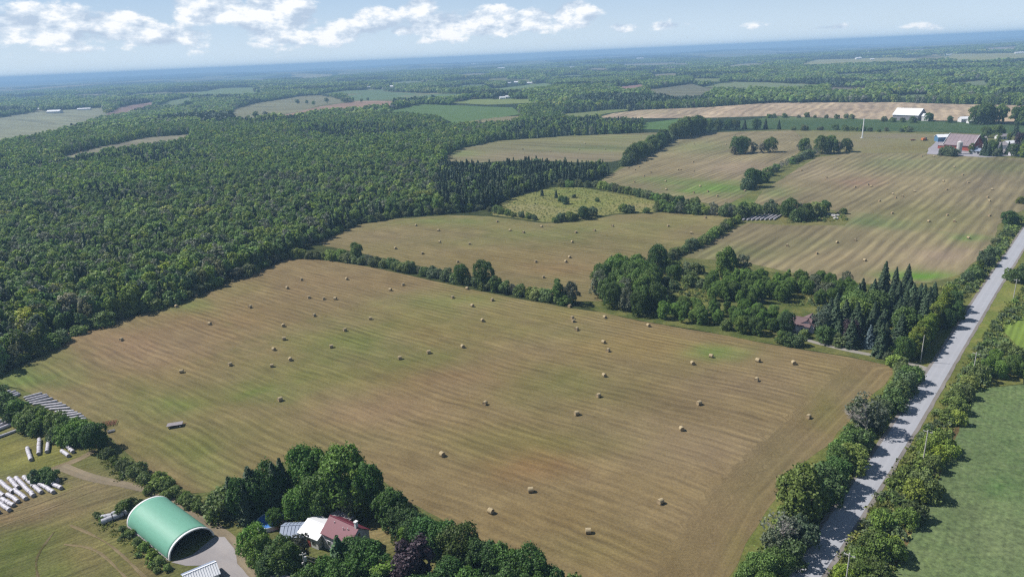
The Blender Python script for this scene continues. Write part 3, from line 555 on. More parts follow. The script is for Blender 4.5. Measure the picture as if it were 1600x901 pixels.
# ------------------------------------------------------------------ foliage meshes
def quads_mesh(name, C, N, S_, mat, lc, aspect=1.0):
    n = len(C); N = N / np.maximum(np.linalg.norm(N, axis=1), 1e-6)[:, None]
    t = rng.normal(size=(n, 3)); t -= (t * N).sum(1)[:, None] * N; t /= np.maximum(np.linalg.norm(t, axis=1), 1e-6)[:, None]
    b = np.cross(N, t); S_ = np.asarray(S_).reshape(-1, 1) / 2
    j = lambda: rng.uniform(.55, 1.2, (n, 1))
    V = np.stack([C - t * S_ * j() - b * S_ * j() * aspect, C + t * S_ * j() - b * S_ * j() * aspect, C + t * S_ * j() + b * S_ * j() * aspect, C - t * S_ * j() + b * S_ * j() * aspect], 1).reshape(-1, 3)
    me = bpy.data.meshes.new(name); me.vertices.add(4 * n); me.vertices.foreach_set('co', V.astype(np.float32).ravel())
    me.loops.add(4 * n); me.loops.foreach_set('vertex_index', np.arange(4 * n)); me.polygons.add(n)
    me.polygons.foreach_set('loop_start', np.arange(n) * 4)
    me.materials.append(mat); me.update(calc_edges=True)
    fattr(me, 'lc', np.repeat(lc, 4)); return me
def crown_pts(H, Rr, n, lobes, zc=.6, zr=.4, lobe_r=.36, flat=0.0, gap=.12):
    """leaf clump centres on a heap of lobes filling the crown's outline"""
    L = []
    for i in range(lobes):
        th = 2.399 * i + rng.uniform(-.4, .4); zz = 1 - 2 * (i + .5) / lobes; rr = math.sqrt(max(0, 1 - zz * zz))
        k = rng.uniform(.4, .9)
        L.append((Rr * rr * math.cos(th) * k, Rr * rr * math.sin(th) * k, H * (zc + zr * zz * k * 1.05), Rr * rng.uniform(.75, 1.25) * lobe_r))
    L = np.array(L); C = []; N = []
    while len(C) < n:
        m = n * 2; li = rng.integers(0, lobes, m); d = rng.normal(size=(m, 3)); d /= np.linalg.norm(d, axis=1)[:, None]
        d[:, 2] = np.where(d[:, 2] < -.3, -d[:, 2], d[:, 2])
        P = L[li, :3] + d * (L[li, 3] * (rng.uniform(.74, 1.06, m) + .3 * (rng.random(m) < .08)))[:, None]
        dd = np.linalg.norm(P[:, None, :] - L[None, :, :3], axis=2) / L[None, :, 3]
        inside = (dd < .72).sum(1) > 0
        g = smooth_noise(P[:, 0] * 3 + P[:, 2], P[:, 1] * 3 - P[:, 2], Rr * .5, H) < -.38 + gap
        keep = ~inside & ~(g & (rng.random(m) < .8)) & (P[:, 2] > H * .1)
        C += list(P[keep]); N += list(d[keep])
    C = np.array(C[:n]); N = np.array(N[:n])
    rad = np.hypot(C[:, 0], C[:, 1]); C[:, :2] *= Rr * .97 / np.percentile(rad, 97)
    lo = np.percentile(C[:, 2], 1); hi = np.percentile(C[:, 2], 99.5); z0 = H * max(.04, zc - zr * 1.02)
    C[:, 2] = z0 + (C[:, 2] - lo) * (H - z0) / (hi - lo); return C, N
def tube(bm, p0, p1, ra, rb, seg=6):
    p0 = Vector(p0); p1 = Vector(p1); ax_ = (p1 - p0).normalized(); t = ax_.orthogonal().normalized(); b = ax_.cross(t)
    A = [bm.verts.new(p0 + (t * math.cos(2 * math.pi * i / seg) + b * math.sin(2 * math.pi * i / seg)) * ra) for i in range(seg)]
    B = [bm.verts.new(p1 + (t * math.cos(2 * math.pi * i / seg) + b * math.sin(2 * math.pi * i / seg)) * rb) for i in range(seg)]
    for i in range(seg): bm.faces.new((A[i], A[(i + 1) % seg], B[(i + 1) % seg], B[i]))
    if ra > 0.001: bm.faces.new(A[::-1])
    if rb > 0.001: bm.faces.new(B)
def bm2me(bm, name, *mats, smooth=False):
    me = bpy.data.meshes.new(name); bmesh.ops.recalc_face_normals(bm, faces=bm.faces); bm.to_mesh(me); bm.free()
    for m in mats: me.materials.append(m)
    if smooth: me.polygons.foreach_set('use_smooth', [True] * len(me.polygons))
    return me
def trunk_me(H, r, limbs=5, spread=.3, mat='bark', top=.6, stems=1):
    bm = bmesh.new()
    for s in range(stems):
        ox = 0 if stems == 1 else rng.uniform(-.4, .4); oy = 0 if stems == 1 else rng.uniform(-.4, .4)
        p = Vector((ox, oy, -.3)); q = Vector((ox * 2 + rng.normal() * .1, oy * 2 + rng.normal() * .1, H * top * .5)); e = Vector((q.x * 1.3 + rng.normal() * .2, q.y * 1.3 + rng.normal() * .2, H * top))
        tube(bm, p, q, r, r * .7); tube(bm, q, e, r * .7, r * .25)
        for i in range(limbs):
            a = 2.4 * i + rng.uniform(-.3, .3); z = H * rng.uniform(.28, top * .9)
            b = Vector((q.x + math.cos(a) * H * spread * .5, q.y + math.sin(a) * H * spread * .5, z + H * .14)); tube(bm, (q.x, q.y, z), b, r * .4, r * .22, 5)
            tube(bm, b, (b.x + math.cos(a) * H * spread * .4, b.y + math.sin(a) * H * spread * .4, b.z + H * .14), r * .22, r * .06, 4)
    return bm2me(bm, 'trunk', M[mat])
def broad(name, H, Rr, n, size, lobes, mat, tilt=.6, **kw):
    C, N = crown_pts(H, Rr, n, lobes, **kw)
    N = N + rng.normal(size=N.shape) * tilt
    return quads_mesh(name, C, N, size * rng.uniform(.6, 1.3, len(C)), M[mat], rng.random(len(C)))
def conifer(name, H, Rr, n, size, mat, power=.8, base=.06):
    lev = int(H * 1.6); C = []; N = []; 
    per = max(4, n // lev)
    for l in range(lev):
        z = base + (1 - base) * (l + .3) / lev
        rad = Rr * (1 - z) ** power; cnt = max(3, int(per * (1 - z) ** .8 * 1.7)); nb = max(5, int(5 + rad * 3)); ph = rng.uniform(0, 6)
        for i in range(cnt):
            bi = rng.integers(nb); a = ph + 2 * math.pi * bi / nb + rng.normal() * .12
            t = rng.uniform(.25, 1.0) ** .6; rr = rad * t * (0.86 + .22 * math.sin(bi * 2.7 + l * 1.9))
            C.append((rr * math.cos(a), rr * math.sin(a), H * z - t * rad * .28 + rng.normal() * .12)); N.append((math.cos(a) * .7, math.sin(a) * .7, .8))
    C = np.array(C); N = np.array(N) + rng.normal(size=C.shape) * .4
    return quads_mesh(name, C, N, size * rng.uniform(.6, 1.3, len(C)), M[mat], rng.random(len(C)), 1.3)
PR = {}
def proto(kind, H, crown, trunk): PR.setdefault(kind, []).append((H, crown, trunk))
def merge_me(name, mes):
    bm = bmesh.new()
    off = 0
    for me in mes:
        m2 = me.copy(); bm.from_mesh(m2)
    out = bpy.data.meshes.new(name); bm.to_mesh(out); bm.free(); return out
for i in range(4):
    proto('broadleaf_tree', 14, broad('crown', 14, 5.6 + .5 * i, 9500, .46, 40 + 5 * i, 'leaf_broad', zc=.56, zr=.46), trunk_me(14, .32, 7))
for i in range(2):
    proto('copper_tree', 10, broad('crown', 10, 4.2, 6000, .36, 20, 'leaf_copper', zc=.56, zr=.44), trunk_me(10, .22, 6))
for i in range(3):
    proto('tall_tree', 12, broad('crown', 12, 3.0, 5000, .38, 20, 'leaf_broad', zc=.56, zr=.46), trunk_me(12, .2, 6, .16))
for i in range(4):
    proto('shrub', 4, broad('foliage', 4, 2.7, 3000, .27, 18, 'leaf_shrub', zc=.42, zr=.52, lobe_r=.38), trunk_me(4, .09, 3, .3, stems=3, top=.5))
for i in range(3):
    proto('spruce_tree', 13, conifer('crown', 13, 3.5, 7000, .36, 'leaf_spruce'), trunk_me(13, .2, 0, top=.95))
proto('blue_spruce', 9, conifer('crown', 9, 2.7, 3200, .38, 'leaf_blue', .85), trunk_me(9, .16, 0, top=.95))
for i in range(2):
    proto('hedge_tree', 8, broad('crown', 8, 2.5, 5500, .27, 16, 'leaf_cedar', zc=.5, zr=.5), trunk_me(8, .14, 3, .15))
for i in range(2):
    proto('silver_tree', 9, broad('crown', 9, 3.6, 3600, .32, 20, 'leaf_grey', zc=.54, zr=.46, gap=.5), trunk_me(9, .2, 8, .34, 'deadwood'))
def bare_me(H, r):
    bm = bmesh.new()
    def br(p, d, L, rad, depth):
        q = p + d * L; tube(bm, p, q, rad, rad * .62, 5)
        if depth == 0: return
        for k in range(4 if depth > 1 else 5):
            nd = (d + Vector(rng.normal(size=3)) * .55).normalized()
            if nd.z < -.1: nd.z = abs(nd.z)
            br(p + (q - p) * rng.uniform(.55, 1), nd, L * rng.uniform(.55, .8), rad * .55, depth - 1)
    br(Vector((0, 0, -.3)), Vector((.02, .02, 1)), H * .36, r, 4)
    return bm2me(bm, 'trunk', M['deadwood'])
for i in range(2):
    proto('bare_tree', 11, broad('crown', 11, 4.6, 420, .5, 22, 'leaf_grey', zc=.6, zr=.42, gap=.9), bare_me(11, .28))
# woodland trees, lighter
for i in range(5):
    proto('woodland_tree', 11, broad('crown', 11, 2.5 + .25 * (i % 3), 900, .60, 13, 'leaf_forest', zc=.62, zr=.40, lobe_r=.46, tilt=.4), trunk_me(11, .12, 3, .14, 'bark'))
for i in range(2):
    proto('woodland_conifer', 12, conifer('crown', 12, 2.2, 560, .75, 'leaf_spruce', .9, .12), trunk_me(12, .13, 0, top=.95))
proto('woodland_snag', 10, broad('crown', 10, 2.3, 300, .6, 12, 'leaf_grey', zc=.6, zr=.42, gap=.6), trunk_me(10, .12, 7, .2, 'deadwood'))
for i in range(3):
    proto('bush', 2.5, broad('foliage', 2.5, 1.9, 420, .38, 9, 'leaf_shrub', zc=.4, zr=.52, lobe_r=.5), trunk_me(2.5, .06, 2, .3, stems=2, top=.5))
NAMES = {'broadleaf_tree': ('broadleaf_tree', 'crown', 'trunk', 'tree'), 'copper_tree': ('copper_leaved_tree', 'crown', 'trunk', 'tree'), 'tall_tree': ('poplar_tree', 'crown', 'trunk', 'tree'), 'shrub': ('shrub', 'foliage', 'stem', 'shrub'),
         'spruce_tree': ('spruce_tree', 'crown', 'trunk', 'tree'), 'blue_spruce': ('blue_spruce', 'crown', 'trunk', 'tree'), 'hedge_tree': ('hedge_tree', 'crown', 'trunk', 'tree'), 'silver_tree': ('silvery_tree', 'crown', 'trunk', 'tree'),
         'bare_tree': ('bare_tree', 'crown', 'trunk', 'tree'), 'woodland_tree': ('woodland_tree', 'crown', 'trunk', 'tree'), 'woodland_conifer': ('woodland_conifer', 'crown', 'trunk', 'tree'), 'woodland_snag': ('pale_woodland_tree', 'crown', 'trunk', 'tree'), 'bush': ('bush', 'foliage', 'stem', 'bush')}
TREES = []
def tree(kind, x, y, h, label, group=None, tint=(1, 1, 1), wide=1.0, var=None, rz=None):
    ps = PR[kind]; H, cr, tr = ps[(var if var is not None else len(TREES)) % len(ps)]
    nm, cn, tn, cat = NAMES[kind]
    e = bpy.data.objects.new(nm, None); COL.objects.link(e); e.empty_display_size = .5
    e.location = (x, y, float(hz(x, y))); s = h / H; e.scale = (s * wide, s * wide, s); e.rotation_euler = (0, 0, rng.uniform(0, 6.28) if rz is None else rz)
    setp(e, label, cat, group)
    for n_, m_ in ((cn, cr), (tn, tr)):
        o = link(n_, m_, e); o.color = (*tint, 1)
    TREES.append((kind, x, y)); return e
ORD = ['zeroth', 'first', 'second', 'third', 'fourth', 'fifth', 'sixth', 'seventh', 'eighth', 'ninth', 'tenth', 'eleventh', 'twelfth', 'thirteenth', 'fourteenth', 'fifteenth', 'sixteenth', 'seventeenth', 'eighteenth', 'nineteenth', 'twentieth',
       'twenty-first', 'twenty-second', 'twenty-third', 'twenty-fourth', 'twenty-fifth', 'twenty-sixth', 'twenty-seventh', 'twenty-eighth', 'twenty-ninth', 'thirtieth'] + ['thirty-%s' % q for q in ('first', 'second', 'third', 'fourth', 'fifth', 'sixth', 'seventh', 'eighth', 'ninth')] + ['fortieth'] + ['forty-%s' % q for q in ('first', 'second', 'third', 'fourth', 'fifth', 'sixth', 'seventh', 'eighth', 'ninth')] + ['fiftieth'] + ['fifty-%s' % q for q in ('first', 'second', 'third', 'fourth', 'fifth', 'sixth', 'seventh', 'eighth', 'ninth')] + ['sixtieth']
def plant_px(items, place=None, group=None):
    """items: (px, py, height, kind, label, tint, wide)"""
    for it in items:
        px, py, h, kind, label = it[:5]; tint = it[5] if len(it) > 5 else (1, 1, 1); wd = it[6] if len(it) > 6 else 1.0
        x, y = G2(px, py); tree(kind, x, y, h, label, group, tint, wd)
def hedge(pxline, spacing, hlo, hhi, place, start, kinds=(('shrub', 1.0),), group=None, jit=1.2, wide=1.0, tints=None):
    P = [G2(*p) for p in pxline]; pts = []
    for a, b in zip(P[:-1], P[1:]):
        L = np.linalg.norm(b - a); n = max(1, int(round(L / spacing)))
        for j in range(n): pts.append(a + (b - a) * j / n)
    cnt = {}
    for q in pts:
        q = q + rng.uniform(-jit, jit, 2); r_ = rng.random(); acc = 0; kind = kinds[-1][0]
        for k_, w_ in kinds:
            acc += w_
            if r_ < acc: kind = k_; break
        cnt[kind] = cnt.get(kind, 0) + 1
        nm = NAMES[kind][0].replace('_', ' ')
        h = rng.uniform(hlo, hhi) * (1.5 if kind in ('broadleaf_tree', 'tall_tree', 'spruce_tree') else 1)
        b = rng.uniform(.8, 1.2)
        tree(kind, q[0], q[1], h, f"{ORD[cnt[kind]]} {nm} from the {start} in the {place}", group or place, (b * rng.uniform(.9, 1.15), b, b * rng.uniform(.85, 1.1)), wide)

# ------------------------------------------------------------------ hedgerows
hedge([(452, 402), (520, 405), (600, 417), (700, 437), (800, 459), (905, 478)], 5.2, 4.2, 6.4, "long hedgerow between the nearest fields", "wood end", (('shrub', .9), ('silver_tree', .1)), wide=1.1)
plant_px([(558, 408, 11, 'broadleaf_tree', "tall bright green tree standing above the west part of the long hedgerow", (1.15, 1.1, 1), .85), (722, 442, 10, 'broadleaf_tree', "dark round tree just left of the taller one in the hedgerow", (.8, .85, .9), .95), (757, 449, 14, 'broadleaf_tree', "tallest tree of the hedgerow between the two nearest hay fields", (.8, .9, .9), .8),
          (775, 455, 8, 'broadleaf_tree', "medium tree at the right foot of the tallest hedgerow tree", (1, 1, 1)), (872, 472, 11, 'tall_tree', "dark slim tree near the east end of the long hedgerow", (.75, .8, .9), 1.3), (893, 475, 11, 'silver_tree', "greyish tree at the east end of the long hedgerow", (.8, .85, .8), 1)])
hedge([(1012, 418), (1050, 403), (1085, 388), (1110, 375), (1135, 356), (1152, 345)], 5.0, 4.0, 6.0, "hedge climbing to the far tubes", "lower end", (('shrub', 1),), tints=1)
hedge([(878, 292), (930, 292), (980, 303), (1040, 316), (1100, 326)], 6.5, 5, 7, "shrub line above the pale meadow", "conifer end")
hedge([(1030, 329), (1060, 333), (1100, 334), (1130, 337), (1160, 340), (1190, 338)], 5.5, 6, 9, "thick bushes right of the pale meadow", "meadow end", (('shrub', .8), ('silver_tree', .2)))
hedge([(1165, 332), (1200, 334), (1235, 336), (1262, 340), (1290, 334)], 6.0, 6, 9.5, "tree row above the far tubes", "left end", (('shrub', .6), ('broadleaf_tree', .1), ('silver_tree', .3)))
plant_px([(1232, 338, 12, 'broadleaf_tree', "tall green tree above the far white bale tubes"), (1258, 344, 11, 'broadleaf_tree', "round dark tree right of the far white bale tubes", (.75, .8, .9)), (1288, 334, 9, 'broadleaf_tree', "lone round tree beside the stone pile in the striped field", (.7, .8, .9)), (1245, 345, 8, 'shrub', "dark shrub at the right end of the far tubes", (.7, .8, .9)), (1318, 334, 4, 'shrub', "small shrub on the rough island in the striped field")])
hedge([(768, 330), (800, 338), (850, 345)], 7, 3.5, 5.5, "shrubs under the pale meadow's left", "left end")
hedge([(868, 347), (890, 345), (925, 337), (935, 333)], 6, 4, 6.5, "bushes notched into the second field", "left end")
plant_px([(912, 342, 9, 'broadleaf_tree', "dark rounded tree at the meadow's lower edge", (.65, .75, .85)), (847, 306, 7, 'spruce_tree', "first small dark spruce in the pale meadow"), (869, 309, 7, 'spruce_tree', "second small dark spruce in the pale meadow, near the bushes"), (883, 319, 6, 'shrub', "dark round bush in the middle of the pale meadow", (.6, .75, .8), .8), (876, 315, 5, 'shrub', "smaller bush left of the dark meadow bush", (.8, .9, .8), .8),
          (975, 331, 6, 'shrub', "pale bush on the meadow's lower right rim"), (985, 332, 5.5, 'shrub', "smaller bush beside the pale one on the meadow rim"), (1010, 333, 4, 'shrub', "low bush at the right tip of the meadow"), (933, 315, 3, 'shrub', "tiny shrub in the meadow's centre"), (897, 309, 3, 'shrub', "tiny shrub uphill in the meadow")])
hedge([(975, 260), (1000, 246), (1030, 228), (1055, 214)], 8, 8, 12, "tree line left of the middle field", "conifer end", (('shrub', .6), ('broadleaf_tree', .4)))
hedge([(1168, 296), (1180, 281), (1205, 272), (1235, 256), (1262, 246), (1275, 240)], 9, 5, 8, "hedge left of the striped hay field", "lower end", (('shrub', .7), ('bare_tree', .3)))
plant_px([(1168, 296, 9, 'shrub', "left dark clump at the low end of the striped field's hedge", (.65, .75, .8)), (1176, 292, 15, 'broadleaf_tree', "big dark tree at the low end of the striped field's hedge", (.6, .7, .8)), (1192, 285, 9, 'shrub', "bush just right of the big dark hedge tree", (.8, .85, .8))])
hedge([(1148, 242), (1165, 238), (1190, 239), (1215, 237)], 9, 9, 13, "cluster in the middle field's top corner", "left end", (('silver_tree', .4), ('broadleaf_tree', .6)))
hedge([(1250, 236), (1262, 240), (1285, 240), (1310, 239), (1330, 236)], 10, 9, 13, "row topping the striped field", "left end", (('broadleaf_tree', .7), ('silver_tree', .3)))
hedge([(1060, 216), (1075, 212), (1100, 206)], 9, 13, 17, "tall trees at the middle field's tip", "left end", (('broadleaf_tree', 1),), jit=6)
hedge([(1110, 204), (1150, 202), (1200, 202), (1240, 203)], 15, 9, 14, "trees above the middle field", "left end", (('broadleaf_tree', .8), ('spruce_tree', .2)), jit=4)
hedge([(1240, 204), (1300, 203), (1340, 205), (1400, 206), (1440, 207)], 9, 4, 8, "bushy line below the dark green crop", "left end", (('shrub', 1),), jit=5)
hedge([(1200, 184), (1260, 184), (1330, 186), (1345, 186)], 14, 4, 8, "bushes below the tan grain field", "left end", jit=7)
hedge([(1380, 190), (1395, 191), (1440, 192)], 14, 6, 9, "bushes before the big grey barn", "left end")
hedge([(1530, 194), (1555, 192), (1580, 193), (1605, 195), (1640, 197)], 13, 14, 18, "dark trees beside the white farmhouses", "left end", (('broadleaf_tree', .6), ('tall_tree', .4)), jit=6)
plant_px([(1534, 195, 18, 'spruce_tree', "pointed dark spruce left of the farm trees"), (1451, 190, 12, 'broadleaf_tree', "dark round tree at the right end of the big grey barn", (.7, .8, .9)), (1484, 192, 9, 'broadleaf_tree', "lone small tree between the barn and the white farmhouses", (.7, .8, .9))])
FT = [(1478, 243, 9, 'shrub', "green bush before the red barn"), (1486, 244, 9, 'shrub', "second bush right of the green one by the red barn"), (1517, 240, 10, 'hedge_tree', "yellow-green tree in front of the red barn's end"), (1537, 243, 17, 'spruce_tree', "tall spruce right of the red barn"), (1543, 244, 13, 'spruce_tree', "shorter spruce touching the tall farm spruce"), (1562, 242, 12, 'spruce_tree', "dark spruce among the grey farm roofs"), (1574, 242, 13, 'spruce_tree', "rightmost dark spruce among the grey farm roofs"),
      (1597, 246, 12, 'hedge_tree', "bright green tree at the right end of the farm"), (1594, 230, 15, 'copper_tree', "dark purple tree behind the grey farm roofs"), (1540, 215, 12, 'broadleaf_tree', "dark tree behind the red barn's roof"), (1556, 213, 13, 'broadleaf_tree', "tree behind the farm next to the crop"), (1565, 212, 10, 'broadleaf_tree', "smaller tree behind the farm next to the crop"), (1586, 212, 17, 'spruce_tree', "spruce rising behind the farm"), (1576, 220, 9, 'hedge_tree', "light green bush behind the farm"), (1560, 222, 9, 'hedge_tree', "light green tree between farm roofs"), (1490, 243, 7, 'shrub', "low bush under the silo"), (1549, 241, 13, 'broadleaf_tree', "leafy tree between the tall farm spruces"), (1584, 244, 11, 'broadleaf_tree', "leafy tree before the farm's right houses"), (1556, 244, 7, 'shrub', "bush beside the farm's long pale roof"), (1531, 228, 12, 'broadleaf_tree', "leafy tree against the red barn's right side"), (1471, 243, 6, 'shrub', "small bush on the farm yard's left corner"), (1606, 236, 14, 'broadleaf_tree', "tree cut by the right edge behind the farm")]
plant_px(FT, group="trees round the far farm")

# ------------------------------------------------------------------ tree-ringed east property
def fill(poly, spacing, hlo, hhi, kinds, place, group, tint=(1, 1, 1), seed=1, wide=1.0):
    P = [G2(*p) for p in poly]; A = np.array(P); r2 = np.random.default_rng(seed); cnt = {}; pts = []
    x = A[:, 0].min()
    while x < A[:, 0].max():
        y = A[:, 1].min()
        while y < A[:, 1].max():
            a, b = x + r2.uniform(-.35, .35) * spacing, y + r2.uniform(-.35, .35) * spacing
            if inpoly(np.array([a]), np.array([b]), P)[0]: pts.append((a, b))
            y += spacing
        x += spacing
    pts.sort(key=lambda q: q[0])
    for a, b in pts:
        r_ = r2.random(); acc = 0; kind = kinds[-1][0]
        for k_, w_ in kinds:
            acc += w_
            if r_ < acc: kind = k_; break
        cnt[kind] = cnt.get(kind, 0) + 1; br = r2.uniform(.75, 1.2)
        nm = NAMES[kind][0].replace('_', ' ')
        tree(kind, a, b, r2.uniform(hlo, hhi) * (.6 if kind == 'shrub' else 1), f"{ORD[cnt[kind]]} {nm} from the west in the {place}", group, tuple(np.array(tint) * br), wide)
fill([(930, 486), (925, 455), (960, 430), (1008, 428), (1025, 450), (1028, 482), (1000, 494), (960, 490)], 6.6, 10, 14.5, (('broadleaf_tree', .9), ('silver_tree', .1)), "clump at the hedgerow's east end", "clump at the hedgerow's east end", (1.05, 1.08, .95), 3, .85)
fill([(1035, 498), (1045, 484), (1130, 485), (1228, 498), (1232, 526), (1180, 528), (1100, 513)], 5.6, 5.5, 8.5, (('broadleaf_tree', .75), ('shrub', .12), ('tall_tree', .13)), "thicket left of the mauve-roofed house", "thicket left of the mauve-roofed house", (1.05, 1.1, .95), 5, .9)
fill([(1110, 450), (1150, 438), (1212, 440), (1240, 455), (1235, 478), (1160, 482), (1110, 474)], 6, 6, 9.5, (('broadleaf_tree', .6), ('tall_tree', .3), ('silver_tree', .1)), "trees behind the orchard", "trees behind the orchard", (1.15, 1.15, .95), 6, .9)
fill([(1245, 447), (1320, 447), (1345, 462), (1330, 480), (1262, 474), (1240, 460)], 6, 6, 9, (('broadleaf_tree', .7), ('silver_tree', .3)), "group north of the mauve house", "trees north of the house", (1.1, 1.1, .95), 7, .9)
fill([(1305, 545), (1290, 512), (1330, 475), (1380, 458), (1440, 462), (1468, 478), (1440, 520), (1400, 548), (1350, 542)], 6.8, 9, 13.5, (('spruce_tree', .85), ('broadleaf_tree', .15)), "spruce grove beside the road", "spruce grove beside the road", (1, 1, 1), 8, 1.15)
hedge([(1040, 420), (1075, 424), (1105, 428)], 5, 4, 6, "bushes at the top of the orchard", "left end")
plant_px([(1134, 432, 15, 'broadleaf_tree', "large bright green tree behind the orchard clearing", (1.25, 1.2, 1), .95), (1160, 430, 11, 'silver_tree', "thin greyish tree right of the large bright one", (1, 1.05, .9)), (1028, 425, 15, 'broadleaf_tree', "tall dark tree at the upper left of the orchard", (.7, .8, .9), .8), (1053, 437, 8, 'broadleaf_tree', "rounded tree beside the orchard clearing", (1.05, 1.1, 1)),
          (1077, 436, 5, 'shrub', "small orchard tree at the top of the clearing"), (1040, 449, 5.5, 'shrub', "first small orchard tree in the clearing"), (1053, 453, 5, 'shrub', "second small orchard tree in the clearing", (.75, .85, .9)), (1077, 447, 6, 'shrub', "third small orchard tree in the middle of the clearing"), (1098, 450, 5, 'shrub', "fourth small orchard tree near the trees"),
          (1398, 448, 10, 'spruce_tree', "pointed spruce at the back left of the spruce grove"), (1380, 452, 14, 'spruce_tree', "tallest spruce at the back of the grove"), (1416, 450, 12, 'spruce_tree', "spruce at the back right of the grove"), (1374, 556, 13, 'spruce_tree', "front spruce of the grove beside the driveway"), (1357, 543, 9.5, 'blue_spruce', "pale blue spruce before the dark grove"), (1330, 535, 9, 'copper_tree', "dark purple-leaved tree near the mauve-roofed house"),
          (1290, 535, 7, 'shrub', "dark bush in front of the mauve-roofed house's right side", (.7, .8, .85), .9), (1312, 540, 5, 'shrub', "rounded bush between the house and the purple tree", (1, 1, .9)), (1285, 518, 11, 'silver_tree', "greyish conifer right of the mauve-roofed house", (.7, .85, .8)), (1303, 520, 11, 'spruce_tree', "dark tree behind the bush right of the house"),
          (1224, 537, 5, 'shrub', "first dark bush by the field edge below the house", (.75, .85, .9)), (1236, 539, 5, 'shrub', "second dark bush by the field edge below the house", (.8, .9, .9)), (1247, 540, 4.5, 'shrub', "third bush by the field edge below the house", (.8, .9, .9)), (1228, 520, 9, 'broadleaf_tree', "dark tree at the left wall of the mauve-roofed house", (.65, .75, .9), .8), (1256, 527, 3.5, 'shrub', "pale round shrub beside the driveway's end", (1.1, 1.1, 1)),
          (1400, 556, 4, 'shrub', "low bright shrub beside the driveway", (1.3, 1.3, 1)), (1384, 560, 3, 'shrub', "smaller low shrub left of the driveway bend"), (1396, 572, 4.5, 'shrub', "bright bush between the driveway and the hay field", (1.25, 1.3, .9)), (1408, 573, 4, 'shrub', "round bush between the driveway and the road", (1.2, 1.2, .9))])
hedge([(1424, 560), (1440, 538), (1456, 515), (1472, 492), (1484, 476)], 2.6, 8.5, 10, "tall hedge along the road", "driveway end", (('hedge_tree', 1),), jit=.4, wide=1.05)
plant_px([(1412, 562, 9, 'broadleaf_tree', "dark tree at the driveway end of the tall hedge", (.8, .85, .85), .8), (1495, 500, 8, 'broadleaf_tree', "dark tree at the road side of the tall hedge", (.7, .8, .85), .8), (1502, 499, 4.5, 'hedge_tree', "small yellow-green bush at the road edge by the tall hedge"), (1488, 486, 9, 'broadleaf_tree', "dark tree at the far end of the tall hedge", (.75, .85, .85), .8), (1480, 512, 8, 'broadleaf_tree', "second dark tree at the road side of the tall hedge", (.65, .75, .8), .75)])

